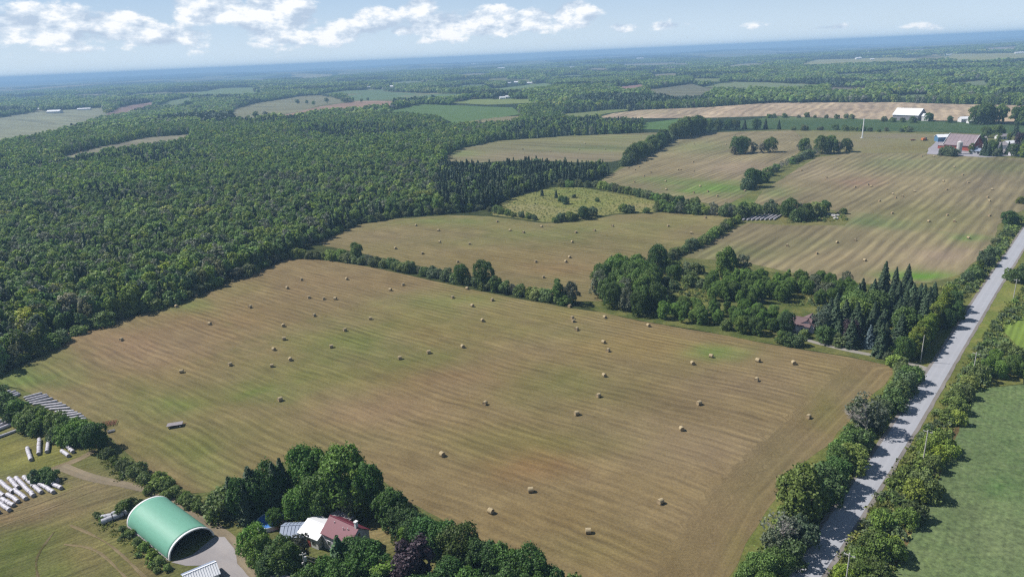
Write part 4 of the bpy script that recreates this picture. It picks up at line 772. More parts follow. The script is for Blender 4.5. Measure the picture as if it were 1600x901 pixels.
# ------------------------------------------------------------------ road sides
plant_px([(1425, 596, 6, 'shrub', "first dark bush of the roadside row below the driveway", (.75, .85, .8), 1), (1412, 612, 7, 'shrub', "second dark bush of the roadside row below the driveway", (.75, .85, .85), .95), (1402, 622, 6, 'shrub', "third bush of the roadside row below the driveway", (.85, .9, .85)), (1393, 640, 6.5, 'shrub', "fourth bush of the roadside row below the driveway", (.8, .9, .8)), (1410, 586, 5, 'shrub', "pale bush at the field corner by the driveway", (1.05, 1, .95)),
          (1352, 678, 13, 'bare_tree', "big half-dead grey tree beside the road"), (1340, 668, 10, 'silver_tree', "pale leafy tree on the field side of the half-dead one", (1, 1.15, .8)), (1366, 672, 9, 'silver_tree', "pale tree on the road side of the half-dead one", (.85, .95, .75)), (1376, 655, 7, 'silver_tree', "small pale tree above the half-dead one", (1, 1.15, .75)),
          (1332, 700, 6.5, 'shrub', "dark green bush under the half-dead tree", (.65, .8, .8)), (1318, 716, 6, 'shrub', "dark bush left of the road below the half-dead tree", (.65, .8, .8)), (1345, 702, 6, 'shrub', "road-side bush under the half-dead tree", (.8, .9, .8)), (1308, 735, 7.5, 'broadleaf_tree', "rounded green tree above the big maple", (1, 1.05, .9), 1), (1330, 732, 7, 'shrub', "brownish bush by the road above the big maple", (.9, .85, .8)),
          (1304, 758, 8, 'broadleaf_tree', "dark tree joined to the big maple's right side", (.7, .85, .85)), (1292, 775, 8, 'shrub', "dark bush at the road side of the big maple", (.7, .8, .8)), (1248, 812, 14, 'broadleaf_tree', "big spreading roadside maple at the hay field's edge", (1.15, 1.05, .9), 1.1), (1277, 800, 8, 'broadleaf_tree', "dark tree between the big maple and the road", (.7, .8, .8)),
          (1216, 858, 10, 'bare_tree', "bare grey tree below the big maple"), (1233, 850, 7, 'silver_tree', "pale sparse tree beside the bare grey one", (.8, .9, .8)), (1205, 868, 7, 'silver_tree', "pale bush on the field side of the bare grey tree", (1, 1.1, .9)), (1250, 850, 6.5, 'shrub', "dark shrub at the road near the frame's bottom", (.6, .7, .75)), (1185, 915, 8, 'broadleaf_tree', "bright leafy tree at the bottom edge by the field", (1.15, 1.2, 1)), (1212, 905, 7, 'broadleaf_tree', "dark tree at the bottom edge by the road", (.75, .85, .85)), (1170, 935, 8, 'broadleaf_tree', "leafy tree cut by the bottom edge beside the field", (1, 1.05, .9)), (1195, 950, 8, 'broadleaf_tree', "dark leafy tree cut by the bottom edge", (.8, .9, .9)), (1232, 878, 6, 'shrub', "dark bush by the road below the pale sparse tree", (.6, .7, .75)),
          (1574, 352, 9, 'broadleaf_tree', "dark green tree at the road beside the striped field", (.75, .85, .85), 1), (1583, 350, 7, 'shrub', "bush right of the dark tree beside the striped field", (.75, .85, .85)), (1548, 402, 6, 'shrub', "upper dark bush on the left verge", (.75, .85, .8)), (1555, 382, 4, 'shrub', "small brownish bush on the left verge", (1, .9, .8)), (1538, 415, 7, 'shrub', "largest dark bush on the left verge", (.75, .85, .8)), (1520, 434, 6, 'shrub', "lower dark bush on the left verge", (.8, .9, .85)), (1530, 425, 6, 'hedge_tree', "yellowish bush on the left verge", (.8, .85, .9)), (1510, 440, 5, 'shrub', "small bush at the striped field's lower corner", (.7, .8, .8)), (1595, 318, 5, 'shrub', "reddish bush beside the road at the right edge", (1.1, .8, .7)),
          (1588, 440, 7, 'shrub', "rounded green bush right of the road under the pole", (.9, 1, .85), 1), (1602, 432, 6, 'shrub', "bush at the right edge above the row crop", (.9, 1, .85)), (1578, 436, 5, 'shrub', "small bush beside the rounded one right of the road", (1, 1.05, .85))])
RS = [(1600, 590, 8), (1578, 585, 9), (1560, 590, 8), (1542, 588, 9), (1553, 572, 8), (1528, 596, 7.5), (1514, 606, 6), (1500, 600, 4.5), (1508, 622, 6), (1492, 630, 6), (1497, 645, 6.5), (1478, 638, 4.5), (1480, 660, 5.5), (1495, 662, 5.5), (1467, 655, 3.5), (1590, 560, 6), (1625, 585, 8), (1570, 552, 5),
      (1472, 700, 7), (1480, 712, 6), (1458, 700, 6.5), (1446, 712, 6), (1436, 700, 4.5), (1462, 722, 6), (1425, 722, 4.5), (1455, 735, 6), (1415, 738, 4), (1420, 755, 6.5), (1438, 770, 7.5), (1450, 778, 7), (1428, 780, 6.5), (1408, 772, 4), (1430, 812, 6), (1418, 820, 5.5), (1375, 825, 6), (1385, 800, 3.5), (1368, 838, 3.5), (1400, 842, 3.5),
      (1362, 862, 6.5), (1380, 872, 7.5), (1396, 868, 6), (1350, 880, 5), (1342, 862, 3.5), (1310, 912, 6), (1330, 905, 5), (1350, 915, 6.5), (1372, 908, 7), (1300, 935, 5), (1332, 940, 7), (1365, 940, 7)]
RS = [q for q in RS if q[2] > 4.6]
RS.sort(key=lambda q: q[1])
for i, (px, py, h) in enumerate(RS):
    h *= .78; x, y = G2(px, py); dd = np.hypot(RQ[:, 0] - x, RQ[:, 1] - y); q_ = int(np.argmin(dd)); need = 4.2 + h * .62
    if dd[q_] < need: x, y = x + (x - RQ[q_, 0]) / dd[q_] * (need - dd[q_]), y + (y - RQ[q_, 1]) / dd[q_] * (need - dd[q_])
    b = [.75, .9, 1.1, .8, 1.25][i % 5]
    tree('broadleaf_tree' if h > 6.2 else 'shrub', x, y, h, f"{ORD[i + 1]} {['dark', 'mid green', 'light green', 'dull green', 'yellow-green'][i % 5]} bush from the far end of the road's right side", "bushes along the right side of the road", (b * (1.1 if i % 5 != 4 else 1.3), b * (1.1 if i % 5 != 4 else 1.2), b * (.85 if i % 5 != 4 else .6)), rng.uniform(.85, 1.0))

# ------------------------------------------------------------------ west: farm shrubs, house trees
plant_px([(152, 700, 8.5, 'broadleaf_tree', "big dark round tree at the east end of the bale-tube hedge", (.6, .75, .75), 1.05), (138, 690, 6, 'shrub', "dark bush left of the big round tree by the lane", (.7, .85, .8)), (120, 694, 5, 'shrub', "green bush above the two short wrapped rows", (.9, 1, .8)), (104, 690, 5.5, 'shrub', "leafy bush beside the wrapped rows", (.9, 1, .8)), (92, 686, 5, 'shrub', "bush right of the tall wrapped row", (.85, .95, .8)),
          (90, 672, 6, 'shrub', "bush below the long white tubes", (1, 1.05, .85)), (72, 668, 6, 'shrub', "middle bush below the long white tubes", (.9, 1, .85)), (56, 660, 6, 'shrub', "bush near the left end of the long tubes", (1, 1.05, .85)), (44, 672, 5.5, 'shrub', "lower bush beside the long single tube", (.85, .95, .8)), (60, 676, 5, 'shrub', "low bush over the wrapped rows", (.85, .9, .8)), (108, 676, 6, 'shrub', "bush right of the middle of the tube hedge", (1, 1.1, .85)), (124, 680, 5.5, 'shrub', "bush before the end of the tube hedge", (1, 1.1, .8)),
          (28, 648, 6, 'shrub', "greyish bush at the left end of the tube hedge", (.75, .85, .85)), (12, 645, 7, 'shrub', "large bush at the left edge beside the tubes", (.8, .9, .85)), (20, 660, 4, 'shrub', "small dark bush above the lone tube", (.6, .7, .7)), (-10, 640, 7, 'shrub', "bush cut by the left edge above the tubes", (.8, .9, .8)), (2, 628, 6, 'shrub', "upper bush at the left edge", (.9, 1, .8)), (36, 662, 4.5, 'shrub', "bush above the lone tube's right end", (.8, .9, .8)),
          (62, 752, 4, 'shrub', "dark bush above the wrapped bale rows", (.55, .7, .65), 1.1), (80, 753, 3.6, 'shrub', "second dark bush above the wrapped bale rows", (.55, .7, .65), 1.1), (70, 750, 4, 'shrub', "bush between the two dark ones above the bales", (.6, .75, .7))])
SH = [(160, 706, 3.4), (170, 712, 3.2), (178, 722, 3.0), (192, 730, 3.4), (205, 742, 4.2), (218, 742, 4.5), (198, 736, 4.2), (226, 752, 3.4), (240, 758, 3.2), (252, 760, 4.6), (262, 766, 5.0), (272, 774, 3.6), (284, 778, 3.2), (300, 790, 3.6), (310, 797, 4.0), (290, 784, 3.6), (320, 800, 3.4), (232, 770, 2.4), (330, 812, 2.6), (260, 778, 3)]
for i, (px, py, h) in enumerate(SH):
    h *= [.55, .95, .65, .8][i % 4]
    x, y = G2(px, py); b = [.8, 1.1, .9, 1.2][i % 4]
    tree('shrub', x, y, h, f"{ORD[i + 1]} shrub along the weedy ditch between the lane and the hay field", "shrubs on the ditch by the lane", (b, b, b * .85), 1.05)
SH2 = [(196, 800, 4.0, "dark bush at the rear corner of the arched building"), (210, 795, 3.6, "dark bush close behind the arched building"), (204, 836, 3.0, "first bush along the arched building's near side"), (216, 848, 3.0, "second bush along the arched building's near side"), (226, 858, 3.4, "third bush along the arched building's near side"), (238, 868, 3.2, "fourth bush along the arched building's near side"), (250, 880, 3.4, "fifth bush along the arched building's near side"), (192, 828, 2.4, "low weeds bush by the rear post of the arched building"), (160, 815, 2.4, "light green bush left of the grey bales"), (152, 806, 2.4, "small light bush at the end of the grey bales"), (262, 890, 2.6, "low bush at the front corner of the arched building"), (246, 893, 2.2, "low bush in front of the arched building's near corner")]
for i, (px, py, h, lb) in enumerate(SH2):
    h *= .9 if i < 2 else .58
    x, y = G2(px, py); b = .65 if i < 2 else [1.0, .8, 1.3, 1.15][i % 4]
    tree('shrub', x, y, h, lb, "bushes round the arched building", (b, b * 1.02, b * .8), 1.1)
HT = [(366, 800, 11, 'spruce_tree', "westernmost dark spruce of the house's shelter belt", (1, 1, 1), 1.25), (380, 806, 11.5, 'broadleaf_tree', "dark rounded tree among the shelter belt's spruces", (.5, .62, .62), .85), (398, 800, 14, 'spruce_tree', "third dark spruce of the shelter belt", (1, 1, 1), 1.3), (406, 800, 13, 'spruce_tree', "spruce behind the blue pool"), (420, 795, 13, 'broadleaf_tree', "dark rounded tree left of the big maples", (.5, .62, .62), .8), (436, 798, 15, 'spruce_tree', "tall spruce touching the big maples"), (388, 814, 11, 'spruce_tree', "front spruce left of the blue pool"), (447, 786, 14, 'spruce_tree', "spruce half hidden by the big maples"), (353, 802, 8, 'shrub', "light bush at the west tip of the shelter belt", (1, 1.05, .8)), (348, 795, 5, 'shrub', "small light bush at the field corner of the shelter belt", (1.2, 1.2, .9)),
      (484, 776, 15, 'broadleaf_tree', "left one of the two big maples behind the house", (.85, 1, .9), .9), (538, 792, 16, 'broadleaf_tree', "right and largest of the big maples behind the house", (1, 1.05, .9), 1.0), (510, 800, 12, 'broadleaf_tree', "maple filling the gap between the two big ones", (.9, 1, .9), .95), (566, 806, 13, 'tall_tree', "narrow yellowish tree before the largest maple", (1.35, 1.25, .9), 1), (580, 800, 14, 'broadleaf_tree', "dark tree right of the largest maple", (.65, .8, .85), .75), (470, 812, 9, 'broadleaf_tree', "low spreading tree behind the pale shed roof", (.9, 1.05, .85), 1), (492, 815, 7, 'broadleaf_tree', "small tree close behind the house's pale roof", (.95, 1.05, .85)), (553, 812, 8, 'silver_tree', "pale small tree at the foot of the largest maple", (1, 1.1, .7)),
      (612, 822, 10, 'broadleaf_tree', "grey-green tree at the field edge right of the house", (.75, .85, .85), 1), (630, 838, 8, 'broadleaf_tree', "second grey-green tree at the field edge", (.75, .85, .85), 1), (650, 850, 8, 'broadleaf_tree', "dark tree in the field-edge belt", (.65, .8, .8)), (636, 858, 6.5, 'hedge_tree', "bright green small tree at the lawn's edge", (.9, 1.15, .9)), (668, 862, 9, 'broadleaf_tree', "rounded dark green tree in the belt", (.6, .85, .85)), (690, 868, 9, 'broadleaf_tree', "glossy dark tree in the middle of the belt", (.65, .85, .8)), (722, 880, 10, 'broadleaf_tree', "dark brownish tree in the belt", (.7, .62, .6)), (745, 896, 9, 'broadleaf_tree', "dark tree right of the brownish one", (.65, .8, .8)), (768, 905, 9, 'broadleaf_tree', "tree in the belt's lower middle", (.7, .9, .85)), (790, 912, 9, 'broadleaf_tree', "broad tree in the belt's lower right", (.75, .9, .8)), (820, 915, 9.5, 'broadleaf_tree', "tree near the belt's right end", (.7, .85, .85)), (842, 925, 9, 'broadleaf_tree', "second tree from the belt's right end", (.8, .95, .85)), (868, 932, 7, 'broadleaf_tree', "last tree at the belt's right end", (.7, .9, .85)), (892, 945, 6, 'shrub', "low bush past the belt's right end", (.9, 1, .9)),
      (652, 915, 12, 'copper_tree', "dark purple-leaved tree on the lawn right of the house", (1, 1, 1)), (640, 930, 10, 'copper_tree', "lower purple-leaved tree beside the first", (1, 1, 1)), (604, 935, 9, 'hedge_tree', "bright rounded tree on the lawn at the bottom edge", (.75, .95, .8), 1.5), (700, 935, 9, 'broadleaf_tree', "dark tree at the bottom right of the purple one", (.55, .7, .75)), (730, 930, 7, 'hedge_tree', "bright small tree among the dark belt trees", (.7, .95, .8), 1.1), (740, 955, 10, 'broadleaf_tree', "large tree cut by the bottom edge below the belt", (.7, .85, .8)), (790, 958, 10, 'broadleaf_tree', "leafy tree cut by the bottom edge", (.8, .95, .85)), (835, 962, 9, 'broadleaf_tree', "right tree cut by the bottom edge", (.75, .9, .85)),
      (431, 822, 5, 'broadleaf_tree', "small green tree in front of the blue pool", (.85, 1, .85), .85), (412, 888, 9, 'broadleaf_tree', "tree left of the red-walled shed", (.85, 1, .85), .95), (442, 890, 8.5, 'broadleaf_tree', "dark tree by the red-walled shed", (.7, .8, .8)), (398, 868, 8, 'broadleaf_tree', "light tree beside the gravel lane", (1, 1.15, .85)), (472, 878, 7.5, 'silver_tree', "sparse dark tree before the grey roof", (.5, .48, .5), .85), (452, 905, 9, 'broadleaf_tree', "dark tree behind the small grey roof", (.6, .7, .75)), (535, 905, 12, 'spruce_tree', "bluish conifer in front of the maroon roof", (1.2, 1.5, 1.2), 1.25), (560, 900, 10, 'broadleaf_tree', "dark tree below the house's gable", (.6, .75, .8)), (580, 912, 10, 'broadleaf_tree', "dark tree casting shade on the lawn below the house", (.6, .75, .8)), (512, 925, 9, 'broadleaf_tree', "leafy tree below the bluish conifer", (.75, .9, .8)), (490, 935, 8, 'broadleaf_tree', "small leafy tree by the utility pole", (.8, .95, .8)), (548, 948, 11, 'broadleaf_tree', "tree at the bottom edge under the conifer", (.7, .85, .8)), (425, 905, 7, 'broadleaf_tree', "dark tree above the small grey roof", (.65, .75, .8)), (590, 960, 9, 'broadleaf_tree', "tree at the bottom edge below the lawn", (.75, .9, .85)), (470, 960, 9, 'broadleaf_tree', "tree at the bottom edge right of the small grey roof", (.75, .9, .85)), (660, 965, 10, 'broadleaf_tree', "tree at the bottom edge under the purple tree", (.6, .75, .75))]
plant_px(HT, group="trees round the maroon-roofed house")

# ------------------------------------------------------------------ woods
FARB = [(613, 137.5, 44, 18, 8, "long white-roofed barn in the fields past the big wood"), (86, 177, 42, 18, 8, "large white barn at the far left field"), (60, 172, 20, 10, 5, "small grey shed left of the large white barn"), (132, 172, 40, 10, 5, "long low pale shed right of the large white barn"), (808, 130.5, 26, 14, 7, "left of the twin white barns"), (826, 131.5, 30, 14, 6, "right of the twin white barns"), (893, 107, 60, 24, 12, "lone far white barn under the horizon"), (687, 109, 70, 20, 9, "far white building left of the town specks"), (783, 108, 80, 30, 12, "broad far white building near the horizon"), (740, 101, 70, 26, 14, "tiny pale building on the horizon haze"), (598, 107, 60, 20, 9, "tiny white farm near the horizon"),
        (1341, 93, 42, 20, 12, "white farmhouse on the long yellow field"), (1346, 91, 26, 12, 10, "smaller white building beside the yellow field's farmhouse"), (1363, 94, 24, 12, 8, "little white shed right of the yellow field's farm"), (1481, 87, 40, 16, 9, "white shed at the corner of the right yellow field"), (1345, 74, 110, 30, 12, "far white barn on the right horizon"), (1358, 82, 100, 30, 8, "long pale barn under the right horizon"), (1206, 98, 50, 20, 10, "pale farm left of the long yellow field"), (1258, 85, 60, 24, 12, "tiny white barn above the long yellow field"), (1592, 84, 50, 20, 9, "white building at the right edge's far field"), (795, 154, 16, 10, 6, "small far house with a pale roof beside the dark trees"), (785, 155, 14, 9, 5, "second small far house left of the pale-roofed one"), (310, 178, 18, 10, 5, "small pale house at the back of the big wood"), (577, 137, 22, 10, 4, "low pale greenhouse near the long white-roofed barn"), (795, 131, 18, 9, 5, "pale shed left of the twin barns"), (1000, 93, 90, 30, 16, "thin white tower building on the far plain"), (938, 90, 110, 30, 12, "tiny white plant near the middle horizon"), (1580, 60, 200, 40, 16, "pale works on the right horizon"), (1430, 68, 140, 40, 14, "low white works below the right horizon")]
SIGHT = [(a[0], a[1], 7 if a[1] > 115 else 5) for a in FARB]
def in_view_px(px, py): return (px > -160) & (px < 1760)
CONIF = [(690, 256), (760, 258), (820, 252), (985, 250), (990, 262), (932, 284), (880, 292), (800, 310), (765, 326), (690, 332), (680, 300)]
CONIF2 = [(780, 216), (800, 200), (1000, 186), (1010, 206), (900, 212), (800, 219)]
CONIF3 = [(0, 180), (0, 150), (170, 150), (170, 172)]
WOODS = [(-700, 1300), (-260, 698), (-120, 638), (0, 582), (60, 554), (100, 526), (180, 498), (260, 476), (320, 453), (370, 433), (430, 408), (452, 400), (495, 378), (560, 348), (620, 339), (700, 333), (765, 325), (800, 308), (860, 290), (930, 282), (985, 256), (1060, 212), (1110, 205), (1180, 190), (1200, 181), (2600, 181), (2600, -400), (-1600, -400), (-1600, 1300)]
def scatter(dlo, dhi, sp):
    n = int(2 * 1.0 * dhi / sp) + 4
    xs = np.arange(-dhi * .95, dhi * .95, sp); ys = np.arange(20, dhi, sp); X, Y = np.meshgrid(xs, ys)
    X = X.ravel() + rng.uniform(-.42, .42, X.size) * sp; Y = Y.ravel() + rng.uniform(-.42, .42, Y.size) * sp
    D = np.hypot(X, Y); k = (D >= dlo) & (D < dhi); X, Y = X[k], Y[k]
    px, py = PX(X, Y); k = (px > -260) & (px < 1860) & (py < 900); X, Y, px, py = X[k], Y[k], px[k], py[k]
    k = inpoly(px, py, WOODS)
    for (bx_, by_, bw_) in SIGHT: k &= ~((np.abs(px - bx_) < bw_) & (py > by_ - 4) & (py < by_ + 1.15 * 12 * F_PX / np.maximum(np.hypot(X, Y), 60)))
    hp = 12.0 * F_PX / np.maximum(np.hypot(X, Y), 60)
    for f in FIELDPX:
        for q in (0, .3, .6, .85): k &= ~inpoly(px, py - hp * q * (0 if f in (F1,) else 1), f)
    return X[k], Y[k], px[k], py[k]
X1, Y1, PX1, PY1 = scatter(120, 760, 4.2)
X2, Y2, PX2, PY2 = scatter(760, 1500, 7.0)
X3, Y3, PX3, PY3 = scatter(1500, 3200, 13.0)
X4, Y4, PX4, PY4 = scatter(3200, 7600, 34.0)
def kinds_for(X, Y, px, py):
    k = rng.integers(0, 5, len(X)); r_ = rng.random(len(X))
    con = inpoly(px, py, CONIF) | inpoly(px, py, CONIF2)
    pn = smooth_noise(X, Y, 60, 4)
    k = np.where((r_ < .05) | (con & (r_ < .85)) | ((pn > .55) & (r_ < .4)), 5 + rng.integers(0, 2, len(X)), k)
    k = np.where(~con & (r_ > .90 - .3 * (smooth_noise(X, Y, 28, 9) > .3)), 7, k)
    return k
gap_ = (smooth_noise(X1, Y1, 11, 7) > -.62) | (smooth_noise(X1, Y1, 45, 2) > .1)
X1, Y1, PX1, PY1 = X1[gap_], Y1[gap_], PX1[gap_], PY1[gap_]
K1 = kinds_for(X1, Y1, PX1, PY1)
H1 = rng.uniform(6.5, 12.5, len(X1)) * (1 + .16 * smooth_noise(X1, Y1, 40, 1) + .22 * smooth_noise(X1, Y1, 9, 6)) * np.where((K1 == 5) | (K1 == 6), 1.15, 1)
# wood edges step down to bushes
def make_gn(name, protos, X, Y, K, Hs, Hproto, label, wide=None, kind='stuff'):
    me = bpy.data.meshes.new(name); n = len(X); me.vertices.add(n)
    me.vertices.foreach_set('co', np.column_stack([X, Y, hz(X, Y)]).astype(np.float32).ravel())
    sc3 = np.column_stack([Hs / Hproto[K]] * 3); 
    if wide is not None: sc3[:, :2] *= wide[:, None]
    a = me.attributes.new('scl', 'FLOAT_VECTOR', 'POINT'); a.data.foreach_set('vector', sc3.astype(np.float32).ravel())
    fattr(me, 'rz', rng.uniform(0, 6.28, n)); a = me.attributes.new('idx', 'INT', 'POINT'); a.data.foreach_set('value', K.astype(np.int32))
    o = link(name, me); setp(o, label, kind=kind)
    ng = bpy.data.node_groups.new(name + '_scatter', 'GeometryNodeTree'); ng.interface.new_socket('Geometry', in_out='INPUT', socket_type='NodeSocketGeometry'); ng.interface.new_socket('Geometry', in_out='OUTPUT', socket_type='NodeSocketGeometry')
    t = NT(ng); gi = t.node('NodeGroupInput'); go = t.node('NodeGroupOutput'); jn = t.node('GeometryNodeJoinGeometry')
    def at(nm, dt):
        n_ = t.node('GeometryNodeInputNamedAttribute', data_type=dt); n_.inputs['Name'].default_value = nm; return n_
    ai = at('idx', 'INT').outputs[0]; asx = at('scl', 'FLOAT_VECTOR').outputs[0]; ar = at('rz', 'FLOAT').outputs[0]
    cx = t.node('ShaderNodeCombineXYZ', {2: ar}).outputs[0]
    for i, ob in enumerate(protos):
        oi = t.node('GeometryNodeObjectInfo'); oi.inputs['Object'].default_value = ob; oi.inputs['As Instance'].default_value = True
        cmp_ = t.node('FunctionNodeCompare', data_type='INT', operation='EQUAL'); t.put(cmp_.inputs['A'] if False else [s for s in cmp_.inputs if s.name == 'A' and s.type == 'INT'][0], ai); [s for s in cmp_.inputs if s.name == 'B' and s.type == 'INT'][0].default_value = i
        ip = t.node('GeometryNodeInstanceOnPoints'); t.l.new(gi.outputs[0], ip.inputs['Points']); t.l.new(cmp_.outputs[0], ip.inputs['Selection']); t.l.new(oi.outputs['Geometry'], ip.inputs['Instance'])
        t.l.new(asx, ip.inputs['Scale']); t.l.new(cx, ip.inputs['Rotation']); t.l.new(ip.outputs[0], jn.inputs[0])
    t.l.new(jn.outputs[0], go.inputs[0])
    md = o.modifiers.new('scatter', 'NODES'); md.node_group = ng; return o
def src(name, me):   # mesh sources for the scattered masses
    return bpy.data.objects.new(name, me)
def joined(name, mes):
    """one mesh of several (crown + trunk) keeping materials and the lc attribute"""
    V = []; Fc = []; mi = []; lc = []; mats = []; off = 0
    for me in mes:
        n = len(me.vertices); co = np.empty(n * 3, np.float32); me.vertices.foreach_get('co', co); V.append(co.reshape(-1, 3))
        at_ = me.attributes.get('lc'); l = np.full(n, .5, np.float32)
        if at_: at_.data.foreach_get('value', l)
        lc.append(l); mats.append(me.materials[0])
        for p in me.polygons: Fc.append([v + off for v in p.vertices]); mi.append(len(mats) - 1)
        off += n
    out = bpy.data.meshes.new(name); out.from_pydata(np.concatenate(V).tolist(), [], Fc)
    for m in mats: out.materials.append(m)
    out.polygons.foreach_set('material_index', mi); fattr(out, 'lc', np.concatenate(lc)); return out
FK = PR['woodland_tree'] + PR['woodland_conifer'] + PR['woodland_snag']
FKIND = ['woodland_tree'] * 5 + ['woodland_conifer'] * 2 + ['woodland_snag']
FSRC = [src('woodland_source', joined('woodland_source', [c, t])) for (h, c, t) in FK]
HP = np.array([p[0] for p in FK], float)
vis = (PX1 > -20) & (PX1 < 1620) & (PY1 < 640)
score = np.where(vis, np.hypot(X1, Y1), 1e9)
near = np.argsort(score)[:290]
FL = {'woodland_tree': "leafy %s tree crowded into the near edge of the big wood", 'woodland_conifer': "pointed %s conifer in the near edge of the big wood", 'woodland_snag': "thin-leaved pale %s tree in the near edge of the big wood"}
hedge([(-60, 606), (0, 582), (60, 555), (100, 527), (180, 499), (260, 477), (320, 454), (370, 434), (430, 409), (452, 401)], 6.6, 3.4, 6.5, "leafy fringe of the big wood", "left edge", (('shrub', .8), ('silver_tree', .2)), jit=1.6, wide=1.45)
hedge([(495, 378), (560, 349), (620, 339), (700, 333), (765, 325)], 8, 3.5, 6.5, "fringe behind the second field", "left edge", (('shrub', 1),), jit=1.6, wide=1.1)
TINT = [((1.25, 1.15, .75), 'yellowish-green'), ((.7, .8, .85), 'dark green'), ((.95, 1.02, 1.25), 'bluish-green'), ((1.1, 1.0, .85), 'olive'), ((1, 1, 1), 'mid green')]
for i in near:
    tn = TINT[int(rng.integers(5))]
    kd = FKIND[K1[i]]; v_ = K1[i] - [0, 5, 7][['woodland_tree', 'woodland_conifer', 'woodland_snag'].index(kd)]
    tree(kd, X1[i], Y1[i], H1[i], (FL[kd] % tn[1]), "trees in the near edge of the big wood", tn[0], rng.uniform(.9, 1.2), var=int(v_))
m_ = np.ones(len(X1), bool); m_[near] = False
make_gn('woodland', FSRC, X1[m_], Y1[m_], K1[m_], H1[m_], HP, "big dense mixed wood left of and behind the hay fields", rng.uniform(.75, 1.5, m_.sum()))
# middle-distance trees: coarser
MS = []
for i in range(4): MS.append(src('mid_tree', broad('mid_tree', 12, 4.2, 240, 1.35, 9, 'leaf_forest', zc=.52, zr=.5, lobe_r=.5)))
for i in range(2): MS.append(src('mid_conifer', conifer('mid_conifer', 14, 3.4, 120, 1.7, 'leaf_spruce', .9, .1)))
K2 = rng.integers(0, 4, len(X2)); c2 = inpoly(PX2, PY2, CONIF) | inpoly(PX2, PY2, CONIF2) | (smooth_noise(X2, Y2, 120, 3) > .35)
K2 = np.where(c2 & (rng.random(len(X2)) < .7), 4 + rng.integers(0, 2, len(X2)), K2)
make_gn('far_woodland', MS, X2, Y2, K2, rng.uniform(9, 14, len(X2)) * (1 + .2 * smooth_noise(X2, Y2, 70, 2)), np.array([12.] * 4 + [14.] * 2), "woods and tree belts half a mile beyond the hay fields")
def clump(nm, w_, k, mat, nq, sz):
    C = []; N = []
    for j in range(k):
        cx_, cy_ = rng.uniform(-w_ / 2, w_ / 2, 2); h_ = rng.uniform(8, 14); r_ = rng.uniform(3, 5)
        for q in range(nq):
            d = rng.normal(size=3); d[2] = abs(d[2]) * .9 - .1; d /= np.linalg.norm(d); C.append((cx_ + d[0] * r_, cy_ + d[1] * r_, h_ * .55 + d[2] * h_ * .45)); N.append(d)
    C = np.array(C); N = np.array(N) + rng.normal(size=C.shape) * .35
    return quads_mesh(nm, C, N, sz * rng.uniform(.7, 1.3, len(C)), M[mat], rng.random(len(C)))
CS = [src('clump', clump('clump', 17, 5, 'leaf_forest', 34, 3.0)) for _ in range(3)] + [src('clump', clump('clump', 17, 5, 'leaf_spruce', 34, 3.0))]
pn3 = smooth_noise(X3, Y3, 170, 8) > -.62
X3, Y3, PX3, PY3 = X3[pn3], Y3[pn3], PX3[pn3], PY3[pn3]
K3 = np.where(smooth_noise(X3, Y3, 160, 6) > .35, 3, rng.integers(0, 3, len(X3)))
make_gn('distant_woodland', CS, X3, Y3, K3, rng.uniform(.8, 1.25, len(X3)), np.ones(4), "distant woods filling the middle of the plain")
CS2 = [src('far_clump', clump('far_clump', 44, 14, 'leaf_forest', 16, 5.0)) for _ in range(3)] + [src('far_clump', clump('far_clump', 44, 14, 'leaf_spruce', 16, 5.0))]
pn4 = (smooth_noise(X4, Y4, 260, 2) > -.22) & (smooth_noise(X4, Y4, 900, 5) > -.6)
X4, Y4 = X4[pn4], Y4[pn4]; K4 = np.where(smooth_noise(X4, Y4, 400, 6) > .4, 3, rng.integers(0, 3, len(X4)))
make_gn('horizon_woodland', CS2, X4, Y4, K4, rng.uniform(.8, 1.4, len(X4)), np.ones(4), "far-off woods below the horizon")
print("forest counts", len(X1), len(X2), len(X3), len(X4), "trees", len(TREES))

# ------------------------------------------------------------------ weeds and rough tussocks
tuft = src('tuft', quads_mesh('tuft', rng.normal(size=(26, 3)) * [.45, .45, .16] + [0, 0, .28], rng.normal(size=(26, 3)) + [0, 0, .9], rng.uniform(.2, .5, 26), M['weed'], rng.random(26)))
bushs = src('low_brush', broad('low_brush', 1.1, 1.0, 110, .34, 6, 'leaf_shrub', zc=.35, zr=.5, lobe_r=.5))
def weed_area(name, polys, spacing, label, brush=.12, hmax=1.3, avoid_road=True):
    XX = []; YY = []
    for pl in polys:
        P = np.array([G2(*p) for p in pl]); lo = P.min(0); hi = P.max(0)
        X, Y = np.meshgrid(np.arange(lo[0], hi[0], spacing), np.arange(lo[1], hi[1], spacing)); X = X.ravel() + rng.uniform(-.5, .5, X.size) * spacing; Y = Y.ravel() + rng.uniform(-.5, .5, Y.size) * spacing
        k = inpoly(X, Y, [tuple(p) for p in P]) & (smooth_noise(X, Y, 5, 3) > rng.uniform(-1.2, .6, X.size))
        XX.append(X[k]); YY.append(Y[k])
    X = np.concatenate(XX); Y = np.concatenate(YY)
    if avoid_road:
        d = np.full(len(X), 1e9)
        for q in RQ[::1]: d = np.minimum(d, np.hypot(X - q[0], Y - q[1]))
        X, Y = X[d > 4.6], Y[d > 4.6]
    K = (rng.random(len(X)) < brush).astype(int)
    make_gn(name, [tuft, bushs], X, Y, K, rng.uniform(.5, hmax, len(X)), np.ones(2), label)
